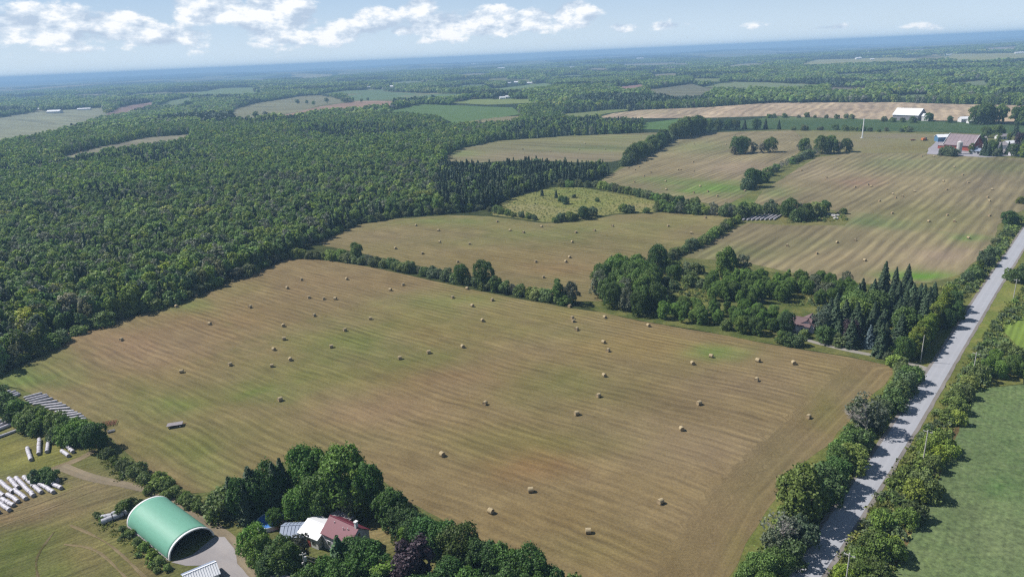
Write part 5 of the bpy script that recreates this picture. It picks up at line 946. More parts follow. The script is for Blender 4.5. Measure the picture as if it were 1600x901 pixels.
weed_area('weeds', [[(1165, 900), (1230, 800), (1310, 700), (1400, 590), (1440, 575), (1425, 600), (1330, 740), (1250, 850), (1195, 930)], [(1290, 905), (1400, 740), (1500, 590), (1560, 495), (1610, 440), (1640, 470), (1560, 515), (1596, 560), (1532, 606), (1514, 618), (1498, 650), (1455, 755), (1398, 865), (1380, 920)],
                    [(1470, 452), (1505, 435), (1548, 395), (1575, 350), (1600, 350), (1530, 450), (1500, 475)]], .95, "tall green and yellow weeds along the roadside", .3, 1.9)
weed_area('tussocks', [[(148, 700), (180, 705), (230, 740), (300, 778), (335, 805), (345, 830), (320, 812), (250, 772), (170, 745)], [(150, 800), (200, 830), (262, 885), (245, 895), (190, 850), (150, 820)], [(1040, 430), (1110, 430), (1110, 470), (1040, 478)], [(1230, 450), (1300, 452), (1290, 480), (1230, 478)], [(1230, 336), (1320, 333), (1325, 345), (1230, 350)]], 1.4, "rough grass tussocks and low scrub on unmown ground", .22, 1.2, False)

weed_area('meadow_tussocks', [F3], 2.2, "pale tussocks and seedlings in the unmown meadow", .03, .8, False)

# ------------------------------------------------------------------ hay bales
def cyl_bm(bm, r, L, seg=18, rings=3, sag=0.06):
    """a round bale lying on its side along X, slightly flattened where it rests"""
    vs = []
    for k in range(rings + 1):
        x = -L / 2 + L * k / rings; rr = r * (1.0 if 0 < k < rings else .965); row = []
        for i in range(seg):
            a = 2 * math.pi * i / seg; z = r + rr * math.sin(a) - sag
            row.append(bm.verts.new((x, rr * math.cos(a) * 1.02, max(z, 0.0))))
        vs.append(row)
    side = []
    for k in range(rings):
        for i in range(seg): side.append(bm.faces.new((vs[k][i], vs[k][(i + 1) % seg], vs[k + 1][(i + 1) % seg], vs[k + 1][i])))
    return vs
def bale_me(name, r, L, mat, mat_end, rings=3):
    bm = bmesh.new(); vs = cyl_bm(bm, r, L, rings=rings)
    for row, s in ((vs[0], 1), (vs[-1], -1)):
        # end faces dished in the middle like a spiral of hay
        c = Vector((sum(v.co.x for v in row) / len(row) + .06 * s, 0, r)); ins = [bm.verts.new(v.co.lerp(c, .35)) for v in row]; cv = bm.verts.new(c); n = len(row)
        for i in range(n):
            j = (i + 1) % n; f = bm.faces.new((row[i], ins[i], ins[j], row[j])); f.material_index = 1; g = bm.faces.new((ins[i], cv, ins[j])); g.material_index = 1
    return bm2me(bm, name, mat, mat_end, smooth=False)
BALE = [bale_me('hay_bale', .72, 1.35, M['straw'], M['straw_end']), bale_me('hay_bale', .70, 1.3, M['straw'], M['straw_end'])]
B1 = [(483, 466), (506, 468), (524, 468), (449, 451), (610, 454), (707, 466), (730, 452), (769, 470), (738, 479), (491, 494), (443, 510), (579, 499), (539, 517), (754, 502), (444, 531), (428, 547), (518, 543), (723, 543), (670, 552), (625, 561), (454, 563), (425, 573), (438, 626), (758, 632), (190, 532), (328, 507), (391, 481), (276, 480), (307, 463), (360, 571), (284, 582), (471, 438), (542, 437), (630, 446), (371, 434), (364, 440), (107, 525),
      (890, 480), (894, 498), (896, 503), (901, 516), (945, 497), (1013, 510), (943, 536), (950, 549), (944, 588), (1111, 558), (1082, 569), (1184, 565), (1182, 595), (935, 620), (901, 648), (1092, 632), (1065, 672), (1240, 569), (1263, 653), (691, 712), (767, 801), (829, 768), (1032, 786), (919, 832)]
B2 = [(507, 376), (650, 353), (685, 361), (687, 379), (734, 382), (618, 389), (660, 397), (777, 347), (797, 361), (715, 410), (818, 364), (846, 355), (900, 364), (929, 361), (957, 354), (1044, 354), (1102, 341), (1080, 365), (894, 379), (837, 410), (884, 410), (890, 403), (954, 402), (849, 434)]
B5 = [(999, 261), (992, 266), (1017, 270), (1006, 276), (991, 285), (1040, 284), (1041, 297), (1060, 266), (1064, 266), (1084, 268), (1083, 254), (1094, 292), (1106, 300), (1084, 302), (1121, 307), (1164, 299), (1085, 226), (1134, 227), (982, 263)]
B4 = [(817, 234), (860, 237), (905, 234), (946, 234), (992, 229), (914, 225)]
B6 = [(1309, 249), (1252, 267), (1291, 278), (1336, 293), (1356, 289), (1361, 292), (1389, 251), (1440, 245), (1459, 245), (1491, 262), (1504, 274), (1513, 286), (1474, 284), (1479, 297), (1429, 300), (1395, 304), (1399, 310), (1410, 308), (1374, 315), (1394, 334), (1550, 297), (1543, 309), (1546, 315), (1480, 337), (1491, 347), (1546, 338), (1451, 347), (1513, 373), (1308, 380), (1336, 376), (1230, 385), (1276, 397), (1351, 408)]
LM1 = [((310, 850), "green arched building"), ((273, 663), "grey hay wagon"), ((520, 820), "maroon-roofed house"), ((1248, 812), "big roadside maple"), ((1352, 678), "half-dead roadside tree"), ((452, 402), "corner where hedgerow meets the wood"), ((757, 449), "tallest hedgerow tree"), ((970, 488), "tall clump at the hedgerow's end"), ((1240, 539), "bushes below the mauve-roofed house"), ((152, 700), "big dark tree by the lane"), ((555, 400), "tall bright hedgerow tree"), ((538, 740), "big maples by the house"), ((868, 932), "right end of the tree belt"), ((1400, 575), "driveway corner"), ((640, 425), "middle of the long hedgerow"), ((120, 640), "long white tubes"), ((20, 580), "wood's left edge")]
LM2 = [((555, 398), "tall bright hedgerow tree"), ((757, 449), "tallest hedgerow tree"), ((640, 341), "edge of the big wood"), ((850, 349), "meadow's lower left tip"), ((1135, 334), "field's top right corner"), ((970, 460), "tall clump at the hedgerow's end"), ((893, 475), "greyish tree ending the hedgerow"), ((1090, 388), "climbing hedge"), ((500, 381), "field's west tip")]
LM5 = [((985, 258), "tip of the conifers"), ((1176, 292), "big dark hedge tree"), ((1060, 216), "tall trees at the top corner"), ((1190, 239), "tree cluster in the top corner"), ((1128, 322), "bottom corner of the field"), ((960, 290), "left corner of the field")]
LM4 = [((700, 246), "left end of the field"), ((1040, 214), "right end of the field")]
LM6 = [((1500, 240), "red barn"), ((1176, 292), "big dark hedge tree"), ((1288, 334), "lone tree by the stone pile"), ((1574, 352), "dark tree at the road"), ((1190, 343), "far white tubes"), ((1330, 236), "tree row at the field's top"), ((1398, 448), "back of the spruce grove"), ((1160, 430), "thin tree behind the orchard"), ((1538, 415), "dark bushes on the verge")]
def bales(pts, lms, where, group, adj):
    W = [G2(*p) for p in pts]; L = [(G2(*p), n) for p, n in lms]
    ranks = []
    for j, (lp, ln_) in enumerate(L):
        o_ = np.argsort([np.linalg.norm(w_ - lp) for w_ in W])
        for r_, i in enumerate(o_): ranks.append((r_ + 1, float(np.linalg.norm(W[i] - lp)), int(i), ln_))
    ranks.sort(); got = {}
    for r_, d_, i, ln_ in ranks:
        if i not in got: got[i] = (r_, ln_)
    for i, w_ in enumerate(W):
        r_, ln_ = got[i]; lab = f"{adj} bale in {where}, {'nearest' if r_ == 1 else ORD[r_] + ' nearest'} to the {ln_}"
        o = link('hay_bale', BALE[i % 2]); o.location = (w_[0], w_[1], float(hz(*w_)) + .03); o.rotation_euler = (0, 0, rng.choice([.64, .64, -.9, 2.2, .2]) + rng.normal() * .3)
        s = rng.uniform(.95, 1.06); o.scale = (s, s, s); setp(o, lab, "hay bale", group)
bales(B1, LM1, "near field", "round hay bales in the near hay field", "round")
bales(B2, LM2, "second field", "round hay bales in the second hay field", "round")
bales(B5, LM5, "middle field", "round hay bales in the middle hay field", "far")
bales(B4, LM4, "olive far field", "tiny hay bales in the olive far field", "tiny")
bales(B6, LM6, "striped field", "round hay bales in the striped field", "far")

# ------------------------------------------------------------------ wrapped bales
WB = bale_me('wrapped_bale', .58, 1.28, M['wrap'], M['wrap_end'], 4)
def wrow(a, b, place, group, r=1.0, maxn=99, me=None, name='wrapped_bale', cat='wrapped bale', desc='white wrapped bale'):
    A, B = G2(*a), G2(*b); L = np.linalg.norm(B - A); n = max(1, min(maxn, int(round((L + 1.3 * r) / (1.36 * r))))); d = (B - A) / L
    for i in range(n):
        p = A + d * (1.36 * r * i); j = rng.normal(size=2) * .05
        o = link(name, me or WB); o.location = (p[0] + j[0], p[1] + j[1], float(hz(p[0], p[1])) + .02); o.scale = (r, r, r); o.rotation_euler = (0, 0, math.atan2(d[1], d[0]) + rng.normal() * .06)
        setp(o, f"{desc}, {ORD[i + 1]} from the top of {place}", cat, group)
rows = [((0, 788), (14, 797)), ((5, 782), (21, 791)), ((14, 775), (30, 785)), ((24, 768), (41, 780)), ((2, 755), (19, 769)), ((16, 750), (29, 764)), ((27, 749), (51, 774)), ((39, 748), (63, 769)), ((57, 755), (82, 769)), ((71, 752), (94, 763)), ((79, 746), (91, 753)), ((-14, 762), (6, 776)), ((-22, 790), (-2, 802))]
rn = ["the bottom-left row of the stack", "the second row up from the track", "the third row up from the track", "the fourth row up from the track", "the short row at the left edge", "the short row right of the left-edge one", "the longest row of the lane stack", "the row right of the longest", "the third row from the lane end", "the second row from the lane end", "the short row at the lane end", "the row cut by the left edge", "the lowest row cut by the left edge"]
for (a, b), n_ in zip(rows, rn): wrow(a, b, n_, "white wrapped bales stacked in rows by the dirt lane")
for (a, b), n_ in zip([((43, 703), (49, 720)), ((62, 689), (61, 710)), ((77, 688), (74, 707)), ((98, 707), (107, 713)), ((107, 700), (114, 707))], ["the leftmost row on the grass", "the tall row on the grass", "the row beside the bushes", "the lower of two short rows", "the upper of two short rows"]):
    wrow(a, b, n_, "white wrapped bales in short rows on the grass")
GB = bale_me('old_bale', .72, 1.32, M['greywrap'], M['wrap_end'], 4)
wrow((163, 817), (204, 801), "the front row behind the arched building", "grey old bales behind the arched building", me=GB, name='old_bale', cat='old bale', desc='grey weathered bale')
wrow((163, 811), (168, 810), "the rear row behind the arched building", "grey old bales behind the arched building", me=GB, name='old_bale', cat='old bale', desc='grey weathered bale')
wrow((180, 805), (192, 800), "the broken rear row by the dark bush", "grey old bales behind the arched building", me=GB, name='old_bale', cat='old bale', desc='grey weathered bale')
def bale_tube(a, b, label, group, r=.62):
    A, B = G2(*a), G2(*b); L = np.linalg.norm(B - A); mid = (A + B) / 2; bm = bmesh.new(); n = max(2, int(L / 1.3)); vs = []
    seg = 12
    for k in range(n * 2 + 1):
        x = -L / 2 + L * k / (2 * n); rr = r * (1.0 if k % 2 else .93); row = []
        if k in (0, 2 * n): rr *= .8
        for i in range(seg): row.append(bm.verts.new((x, rr * math.cos(2 * math.pi * i / seg), r * .95 + rr * math.sin(2 * math.pi * i / seg))))
        vs.append(row)
    for k in range(2 * n):
        for i in range(seg): bm.faces.new((vs[k][i], vs[k][(i + 1) % seg], vs[k + 1][(i + 1) % seg], vs[k + 1][i]))
    bm.faces.new(vs[0][::-1]); bm.faces.new(vs[-1])
    o = link('bale_tube', bm2me(bm, 'bale_tube', M['wrap'])); d = B - A; o.rotation_euler = (0, 0, math.atan2(d[1], d[0])); o.location = (mid[0], mid[1], float(hz(*mid)) + .02)
    setp(o, label, "bale tube", group)
TE = [(66.5, 615), (75, 617.5), (76.5, 620.5), (85, 624), (92.5, 629), (101, 632.5), (106.5, 636), (114, 642), (120, 645), (127, 647), (131.5, 651), (135, 655)]
TS = [(37.5, 623), (40, 626.5), (43, 630), (47, 632.5), (54, 634), (66, 637), (74, 640), (82, 643), (96, 648), (102, 651.5), (105.5, 655.5), (109, 658.5)]
ups = []
NTU = 13
for i in range(NTU):
    f = i / (NTU - 1) * 11; k = min(int(f), 10); q = f - k
    a = (TS[k][0] * (1 - q) + TS[k + 1][0] * q, TS[k][1] * (1 - q) + TS[k + 1][1] * q); b = (TE[k][0] * (1 - q) + TE[k + 1][0] * q, TE[k][1] * (1 - q) + TE[k + 1][1] * q)
    bale_tube(a, b, f"{ORD[i + 1]} long white bale tube from the wood end beside the bushes", "long white bale tubes beside the field", .46)
for i, (a, b) in enumerate([((5, 613), (9, 611.5)), ((8, 615.5), (17, 611.5)), ((11, 618), (25, 612)), ((14, 621), (29, 614.5)), ((20, 622), (32, 616.5))]):
    bale_tube(a, b, f"{ORD[i + 1]} short white bale tube near the left edge behind the bush", "short white tubes at the left edge", .5)
for i, (a, b) in enumerate([((-14, 668), (6, 657.5)), ((-10, 672), (14, 660)), ((-14, 678), (22, 663))]):
    bale_tube(a, b, ["top one of the three white tubes at the left edge", "middle one of the three white tubes at the left edge", "bottom one of the three white tubes at the left edge"][i], "three white tubes at the left edge", .6)
bale_tube((-12, 688), (36, 670), "single long pale tube lying alone at the left edge", None, .45)
for i in range(8):
    bx = 1160 + i * 7.0; by = 345.5 - i * .2
    bale_tube((bx, by), (bx + 15, by - 9), f"{ORD[i + 1]} white bale tube from the left in the far group", "far white bale tubes below the tree row", .6)

# ------------------------------------------------------------------ building helpers
def part(name, bm, mat, parent, smooth=False, label=None):
    o = link(name, bm2me(bm, name, mat, smooth=smooth), parent)
    if label: o["label"] = label
    return o
def root(name, xy, rz, label, cat, group=None, z=None):
    e = bpy.data.objects.new(name, None); COL.objects.link(e); e.location = (xy[0], xy[1], float(hz(*xy)) if z is None else z); e.rotation_euler = (0, 0, rz); setp(e, label, cat, group); return e
def box(bm, x0, x1, y0, y1, z0, z1):
    v = [bm.verts.new(p) for p in ((x0, y0, z0), (x1, y0, z0), (x1, y1, z0), (x0, y1, z0), (x0, y0, z1), (x1, y0, z1), (x1, y1, z1), (x0, y1, z1))]
    for f in ((0, 3, 2, 1), (4, 5, 6, 7), (0, 1, 5, 4), (1, 2, 6, 5), (2, 3, 7, 6), (3, 0, 4, 7)): bm.faces.new([v[i] for i in f])
def prism(bm, pts, x0, x1):
    """polygon in the YZ plane swept along X"""
    A = [bm.verts.new((x0, y, z)) for y, z in pts]; B = [bm.verts.new((x1, y, z)) for y, z in pts]; n = len(pts)
    bm.faces.new(A[::-1]); bm.faces.new(B)
    for i in range(n): bm.faces.new((A[i], A[(i + 1) % n], B[(i + 1) % n], B[i]))
def gable(parent, L, W, eave, ridge, wallm, roofm, over=.35, thick=.16, seams=None, wins=(), door=None, roofm2=None, cx=0.0, cy=0.0, base=-.4, trim='trim', openings=True):
    """house body along X: wall, two roof_slope children (with standing seams), ridge_cap, windows on given sides"""
    bm = bmesh.new(); prism(bm, [(cy - W / 2, base), (cy + W / 2, base), (cy + W / 2, eave), (cy, ridge - .02), (cy - W / 2, eave)], cx - L / 2, cx + L / 2); part('wall', bm, M[wallm], parent)
    sl = (ridge - eave) / (W / 2)
    for s in (-1, 1):
        bm = bmesh.new(); y1 = cy + s * (W / 2 + over); z1 = eave - over * sl
        pts = [(cy + s * .0, ridge + .03), (y1, z1 + .03), (y1, z1 + .03 + thick), (cy, ridge + .03 + thick)]
        prism(bm, pts, cx - L / 2 - over, cx + L / 2 + over); r_ = part('roof_slope', bm, M[roofm if s < 0 or not roofm2 else roofm2], parent)
        if seams:
            n = int(L / seams)
            bm = bmesh.new()
            for k in range(1, n):
                x = cx - L / 2 - over + (L + 2 * over) * k / n
                prism(bm, [(cy + s * .12, ridge + .03 + thick), (y1, z1 + .03 + thick), (y1, z1 + .10 + thick), (cy + s * .12, ridge + .10 + thick)], x - .04, x + .04)
            o = part('roof_seam', bm, M[roofm if s < 0 or not roofm2 else roofm2], r_); o['kind'] = 'stuff'
    bm = bmesh.new(); box(bm, cx - L / 2 - over, cx + L / 2 + over, cy - .16, cy + .16, ridge + thick, ridge + thick + .09); part('ridge_cap', bm, M[roofm], parent)
    for (side, u, zc, w_, h_) in wins:
        bm = bmesh.new(); bg_ = bmesh.new()
        if side in ('-y', '+y'):
            s = -1 if side == '-y' else 1; y = cy + s * W / 2; a, b = sorted((y, y + s * .07)); box(bm, cx + u - w_ / 2, cx + u + w_ / 2, a, b, zc - h_ / 2, zc + h_ / 2); a, b = sorted((y + s * .07, y + s * .085)); box(bg_, cx + u - w_ / 2 + .1, cx + u + w_ / 2 - .1, a, b, zc - h_ / 2 + .1, zc + h_ / 2 - .1)
        else:
            s = -1 if side == '-x' else 1; x = cx + s * L / 2; a, b = sorted((x, x + s * .07)); box(bm, a, b, cy + u - w_ / 2, cy + u + w_ / 2, zc - h_ / 2, zc + h_ / 2); a, b = sorted((x + s * .07, x + s * .085)); box(bg_, a, b, cy + u - w_ / 2 + .1, cy + u + w_ / 2 - .1, zc - h_ / 2 + .1, zc + h_ / 2 - .1)
        f = part('window', bm, M[trim], parent); part('pane', bg_, M['glass'], f)
    if door:
        side, u, w_, h_, dm = door; bm = bmesh.new()
        if side in ('-y', '+y'):
            s = -1 if side == '-y' else 1; y = cy + s * W / 2; a, b = sorted((y, y + s * .06)); box(bm, cx + u - w_ / 2, cx + u + w_ / 2, a, b, 0, h_)
        else:
            s = -1 if side == '-x' else 1; x = cx + s * L / 2; a, b = sorted((x, x + s * .06)); box(bm, a, b, cy + u - w_ / 2, cy + u + w_ / 2, 0, h_)
        part('door', bm, M[dm], parent)

# green arched storage building
A0, A1 = G2(265, 876), G2(196, 824); WR = G2(335, 836)
axd = (A0 - A1); Lq = float(np.linalg.norm(axd)); axd /= Lq; Wq = float(np.linalg.norm(WR - A0)); perp = (WR - A0) / Wq
axd = np.array([perp[1], -perp[0]]) if (np.array([perp[1], -perp[0]]) @ axd) > 0 else np.array([-perp[1], perp[0]])
ctr = A0 + perp * Wq / 2 - axd * Lq / 2
q = root('arched_storage_building', ctr, math.atan2(axd[1], axd[0]), "green fabric-covered arched farm building with white end hoops, open at the front", "storage building")
def arch_pts(W, Hh, n=28, z0=-.1): return [(W / 2 * math.cos(math.pi * i / n), z0 + (Hh - z0) * (math.sin(math.pi * i / n) ** .88)) for i in range(n + 1)]
def arch_shell(bm, W, Hh, x0, x1, th, segs=1, sag=0.0, inner=0):
    o_ = arch_pts(W, Hh); i_ = arch_pts(W - 2 * th, Hh - th); n = len(o_); rows = []
    for k in range(segs + 1):
        x = x0 + (x1 - x0) * k / segs; f = 1 - sag * (0 if (k % 2 == 0) else 1)
        rows.append(([bm.verts.new((x, y * f, z * f)) for y, z in o_], [bm.verts.new((x, y * f, z * f)) for y, z in i_]))
    for k in range(segs):
        (a, b), (c, d) = rows[k], rows[k + 1]
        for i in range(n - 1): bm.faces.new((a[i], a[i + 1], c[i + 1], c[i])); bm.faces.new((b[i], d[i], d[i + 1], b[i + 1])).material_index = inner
        bm.faces.new((a[0], c[0], d[0], b[0])); bm.faces.new((a[-1], b[-1], d[-1], c[-1]))
    for (a, b) in (rows[0], rows[-1]):
        for i in range(n - 1): bm.faces.new((a[i], b[i], b[i + 1], a[i + 1]))
HQ = 4.75
bm = bmesh.new(); arch_shell(bm, Wq, HQ, -Lq / 2 + .55, Lq / 2 - .55, .12, 22, .006, 1); part('cover', bm, M['fabric'], q, True).data.materials.append(M['dark'])  # inner faces near-black: shade under the cover put into the colour
for x0, x1 in ((-Lq / 2, -Lq / 2 + .55), (Lq / 2 - .55, Lq / 2)):
    bm = bmesh.new(); arch_shell(bm, Wq + .12, HQ + .06, x0, x1, .3, 1); part('end_hoop', bm, M['trim'], q)
hm = bmesh.new(); arch_shell(hm, Wq - .3, HQ - .15, -.05, .05, .1, 1); hme = bm2me(hm, 'rib', M['steel'])
for k in range(10):
    o = link('rib', hme, q); o.location = (-Lq / 2 + 1.4 + k * (Lq - 2.8) / 9, 0, 0)
bm = bmesh.new(); ap = arch_pts(Wq - .5, HQ - .3); prism(bm, ap, -Lq / 2 + .6, -Lq / 2 + .68); part('rear_wall', bm, M['dark'], q)  # end wall coloured near-black to carry the shade inside
for s in (-1, 1):
    bm = bmesh.new(); box(bm, -Lq / 2 + .6, Lq / 2 - .6, s * Wq / 2 - .22, s * Wq / 2 + .22, -.1, .28); part('base_rail', bm, M['board'], q)
bm = bmesh.new(); box(bm, -Lq / 2 + 1, Lq / 2 - 1, -Wq / 2 + .5, Wq / 2 - .5, -.05, .09); part('shaded_floor', bm, M['dark'], q)  # floor painted near-black with the shade of the interior

# maroon-roofed house
hb = G2(543, 852); hr = math.atan2(-.56, .83)
h = root('farmhouse', hb, hr, "farmhouse with maroon metal roof and white chimney among dark trees", "house")
gable(h, 9.0, 6.4, 4.2, 6.7, 'siding', 'maroon', wins=[('+x', -1.6, 1.7, 1.0, 1.3), ('+x', 1.6, 1.7, 1.0, 1.3), ('+x', 0, 4.9, 1.0, 1.2), ('-y', -2.5, 2, 1.1, 1.3), ('-y', 2.2, 2, 1.1, 1.3)], door=('-y', 0, 1.0, 2.1, 'redwall'))
bm = bmesh.new(); box(bm, 3.7, 4.3, -.35, .35, 6.2, 8.2); box(bm, 3.6, 4.4, -.45, .45, 8.2, 8.4); part('chimney', bm, M['whitewall'], h)
for (x_, y_) in ((-2.4, -.9), (1.0, -1.4), (2.2, -1.1)):
    bm = bmesh.new(); tube(bm, (x_, y_, 5.5), (x_, y_, 6.6), .09, .09, 8); part('vent_pipe', bm, M['trim'], h)
# lower wing with white roof, attached on the west
wg = root('house_wing', G2(500, 840), hr + .05, "low white-roofed wing joined to the left of the maroon-roofed house", "house wing")
gable(wg, 6.0, 6.8, 3.0, 4.4, 'whitewall', 'whiteroof', wins=[('-y', -1.5, 1.5, 1.2, 1.1), ('-y', 1.5, 1.5, 1.2, 1.1)], door=('-y', 0, .95, 2.1, 'redwall'))
cp = root('carport', G2(468, 840), hr + .62, "low blue-grey roofed shed with red side at the house's left end", "shed")
gable(cp, 7.2, 5.4, 2.5, 3.7, 'redwall', 'greyroof', seams=.8, wins=[('-x', 0, 1.6, 1.4, 1.0)], door=('-y', 0, 2.2, 2.1, 'whitewall'))
lt = root('rear_porch', G2(536, 822), hr, "small grey flat-roofed porch behind the maroon roof", "porch")
bm = bmesh.new(); box(bm, -3, 3, -1.4, 1.4, 2.9, 3.1); part('roof', bm, M['board'], lt)
for sx_ in (-2.8, 2.8):
    for sy_ in (-1.2, 1.2):
        bm = bmesh.new(); box(bm, sx_ - .08, sx_ + .08, sy_ - .08, sy_ + .08, -.3, 2.9); part('post', bm, M['trim'], lt)
# small roofs at the bottom edge
s1 = root('garden_shed', G2(446, 918), hr + .1, "small grey-roofed shed at the bottom edge below the trees", "shed")
gable(s1, 5.2, 4.2, 2.3, 3.5, 'whitewall', 'board', seams=.9, wins=[('-y', 1.2, 1.3, .8, .8)], door=('-y', -.8, .9, 1.9, 'whitewall'))
s2 = root('metal_shed', G2(316, 907), .62, "white corrugated metal shed roof at the bottom edge by the gravel", "shed")
gable(s2, 6.6, 5.0, 2.0, 3.3, 'whitewall', 'whiteroof', seams=.45, roofm2='greyroof', door=('+x', 0, 1.6, 1.9, 'dark'))
# round pool under a blue cover
pl = root('swimming_pool', G2(423, 818), 0, "round above-ground pool under a wrinkled blue cover behind a small tree", "swimming pool")
bm = bmesh.new(); n = 28
ri = [bm.verts.new((3.3 * math.cos(2 * math.pi * i / n), 3.3 * math.sin(2 * math.pi * i / n), -.2)) for i in range(n)]; ro = [bm.verts.new((3.3 * math.cos(2 * math.pi * i / n), 3.3 * math.sin(2 * math.pi * i / n), 1.15)) for i in range(n)]
for i in range(n): bm.faces.new((ri[i], ri[(i + 1) % n], ro[(i + 1) % n], ro[i]))
part('pool_wall', bm, M['poolrim'], pl)
bm = bmesh.new(); prev = None
for k, rr in enumerate((3.25, 2.4, 1.5, .7)):
    row = [bm.verts.new((rr * math.cos(2 * math.pi * i / n), rr * math.sin(2 * math.pi * i / n), 1.12 - .12 * k + rng.uniform(-.05, .05))) for i in range(n)]
    if prev:
        for i in range(n): bm.faces.new((prev[i], prev[(i + 1) % n], row[(i + 1) % n], row[i]))
    prev = row
bm.faces.new(prev); part('cover', bm, M['pool'], pl)
bm = bmesh.new()
for i in range(n):
    a, b = 2 * math.pi * i / n, 2 * math.pi * (i + 1) / n; tube(bm, (3.32 * math.cos(a), 3.32 * math.sin(a), 1.18), (3.32 * math.cos(b), 3.32 * math.sin(b), 1.18), .1, .1, 5)
part('rim', bm, M['poolrim'], pl)
# utility poles
def pole(px, py, h_, label, arm=2.2, rz=0.0, transformer=False, wires=()):
    x, y = G2(px, py); e = root('utility_pole', (x, y), rz, label, "utility pole", "utility poles along the road" if not transformer else None)
    bm = bmesh.new(); tube(bm, (0, 0, -.5), (0, 0, h_), .16, .11, 8); part('post', bm, M['pole'], e)
    if arm:
        bm = bmesh.new(); box(bm, -arm / 2, arm / 2, .12, .24, h_ - .75, h_ - .6); part('crossarm', bm, M['pole'], e)
        for s in (-.45, 0, .45):
            bm = bmesh.new(); tube(bm, (s * arm, .18, h_ - .6), (s * arm, .18, h_ - .38), .05, .04, 6); part('insulator', bm, M['trim'], e)
    if transformer:
        bm = bmesh.new(); tube(bm, (.42, 0, h_ - 2.4), (.42, 0, h_ - 1.3), .28, .28, 10); part('transformer', bm, M['concrete'], e)
        bm = bmesh.new(); tube(bm, (-.3, 0, h_ - 3.1), (-.3, 0, h_ - 2.6), .17, .17, 8); part('meter_box', bm, M['concrete'], e)
    for k, (tx, ty, tz) in enumerate(wires):
        bm = bmesh.new(); a = Vector((0, 0, h_ - .6 - .9 * k)); b = Vector((tx - x, ty - y, tz - e.location.z)); prev = a
        for s in range(1, 11):
            t = s / 10; p_ = a.lerp(b, t); p_.z -= 1.0 * 4 * t * (1 - t); tube(bm, prev, p_, .022, .022, 4); prev = p_
        part('wire', bm, M['wire'], e)
    return e
RA = math.atan2(RN[len(RN) // 3][1], RN[len(RN) // 3][0])
pole(1319.5, 926, 10.0, "roadside utility pole with crossarm nearest the bottom edge", rz=RA)
pole(1442, 722, 10.0, "second utility pole up the right side of the road", rz=RA)
pole(1519, 590, 9.5, "third utility pole up the right side of the road", rz=RA)
pole(1583, 468, 9.5, "far utility pole in the bush by the row crop", rz=RA)
pole(1438, 566, 10.5, "plain pale pole left of the road by the tall hedge", arm=0)
hx = G2(590, 970)
pole(481, 915, 9.0, "utility pole with grey transformer and wires beside the house", arm=1.4, rz=.3, transformer=True, wires=[(hx[0], hx[1], 8.5), (hx[0] - .9, hx[1] - .6, 7.6)])
# tall white mast in the far pasture
e = root('white_mast', G2(1347, 216), 0, "tall thin white mast standing in the far rough pasture", "mast")
bm = bmesh.new(); tube(bm, (0, 0, -1), (0, 0, 23), .75, .5, 10); part('tower', bm, M['trim'], e)
bm = bmesh.new(); box(bm, -1.6, 1.6, -1.6, 1.6, -.5, .5); part('footing', bm, M['concrete'], e)
e = root('radio_mast', G2(224, 132), 0, "thin lattice radio mast on the far left ridge", "mast")
bm = bmesh.new()
for a in (0, 2.1, 4.2): tube(bm, (2.5 * math.cos(a), 2.5 * math.sin(a), -2), (.8 * math.cos(a), .8 * math.sin(a), 62), .5, .4, 5)
for k in range(10): z = k * 6; tube(bm, (2.4 - .16 * k, 0, z), (-1.2 + .08 * k, 2.1 - .14 * k, z + 6), .3, .3, 4)
part('lattice', bm, M['steel'], e)

# hay wagon
e = root('hay_wagon', G2(274, 666), .25, "flat grey hay wagon standing empty in the near field", "wagon")
for k in range(9):
    bm = bmesh.new(); box(bm, -2.4, 2.4, -1.17 + k * .262, -1.17 + k * .262 + .24, .95, 1.02 + .012 * (k % 3)); part('plank', bm, M['board'], e)
bm = bmesh.new(); box(bm, -2.4, 2.4, -.5, -.35, .7, .94); box(bm, -2.4, 2.4, .35, .5, .7, .94); box(bm, 2.4, 3.6, -.06, .06, .6, .72); part('frame', bm, M['rust'], e)
for sx_ in (-1.6, 1.6):
    for sy_ in (-.95, .95):
        bm = bmesh.new(); tube(bm, (sx_, sy_ - .12, .36), (sx_, sy_ + .12, .36), .36, .36, 14); w_ = part('wheel', bm, M['tyre'], e)
        bm = bmesh.new(); tube(bm, (sx_, sy_ - .13, .36), (sx_, sy_ + .13, .36), .17, .17, 10); part('rim', bm, M['trim'], w_)
# rusty implements by the hedge
e = root('harrow', G2(171, 663), .3, "rusty old harrow frame beside the big dark tree", "harrow")
bm = bmesh.new()
for k in range(5): box(bm, -2.2, 2.2, -1.6 + k * .8, -1.5 + k * .8, .5, .62)
for k in range(5): box(bm, -2.2 + k * 1.05, -2.08 + k * 1.05, -1.6, 1.7, .62, .74)
part('frame', bm, M['rust'], e)
bm = bmesh.new()
for a in range(5):
    for b in range(9): tube(bm, (-2.1 + b * .52, -1.55 + a * .8, .5), (-2.15 + b * .52, -1.55 + a * .8, 0), .04, .02, 4)
part('tine', bm, M['rust'], e)['kind'] = 'stuff'
e = root('feed_trough', G2(174, 674.5), .5, "small pale trough lying right of the rusty harrow", "trough")
bm = bmesh.new(); prism(bm, [(-.5, .6), (-.35, .1), (.35, .1), (.5, .6), (.42, .6), (.3, .18), (-.3, .18), (-.42, .6)], -1.1, 1.1); part('basin', bm, M['concrete'], e)
bm = bmesh.new(); box(bm, -1.0, -.8, -.4, .4, -.1, .12); box(bm, .8, 1.0, -.4, .4, -.1, .12); part('foot', bm, M['board'], e)
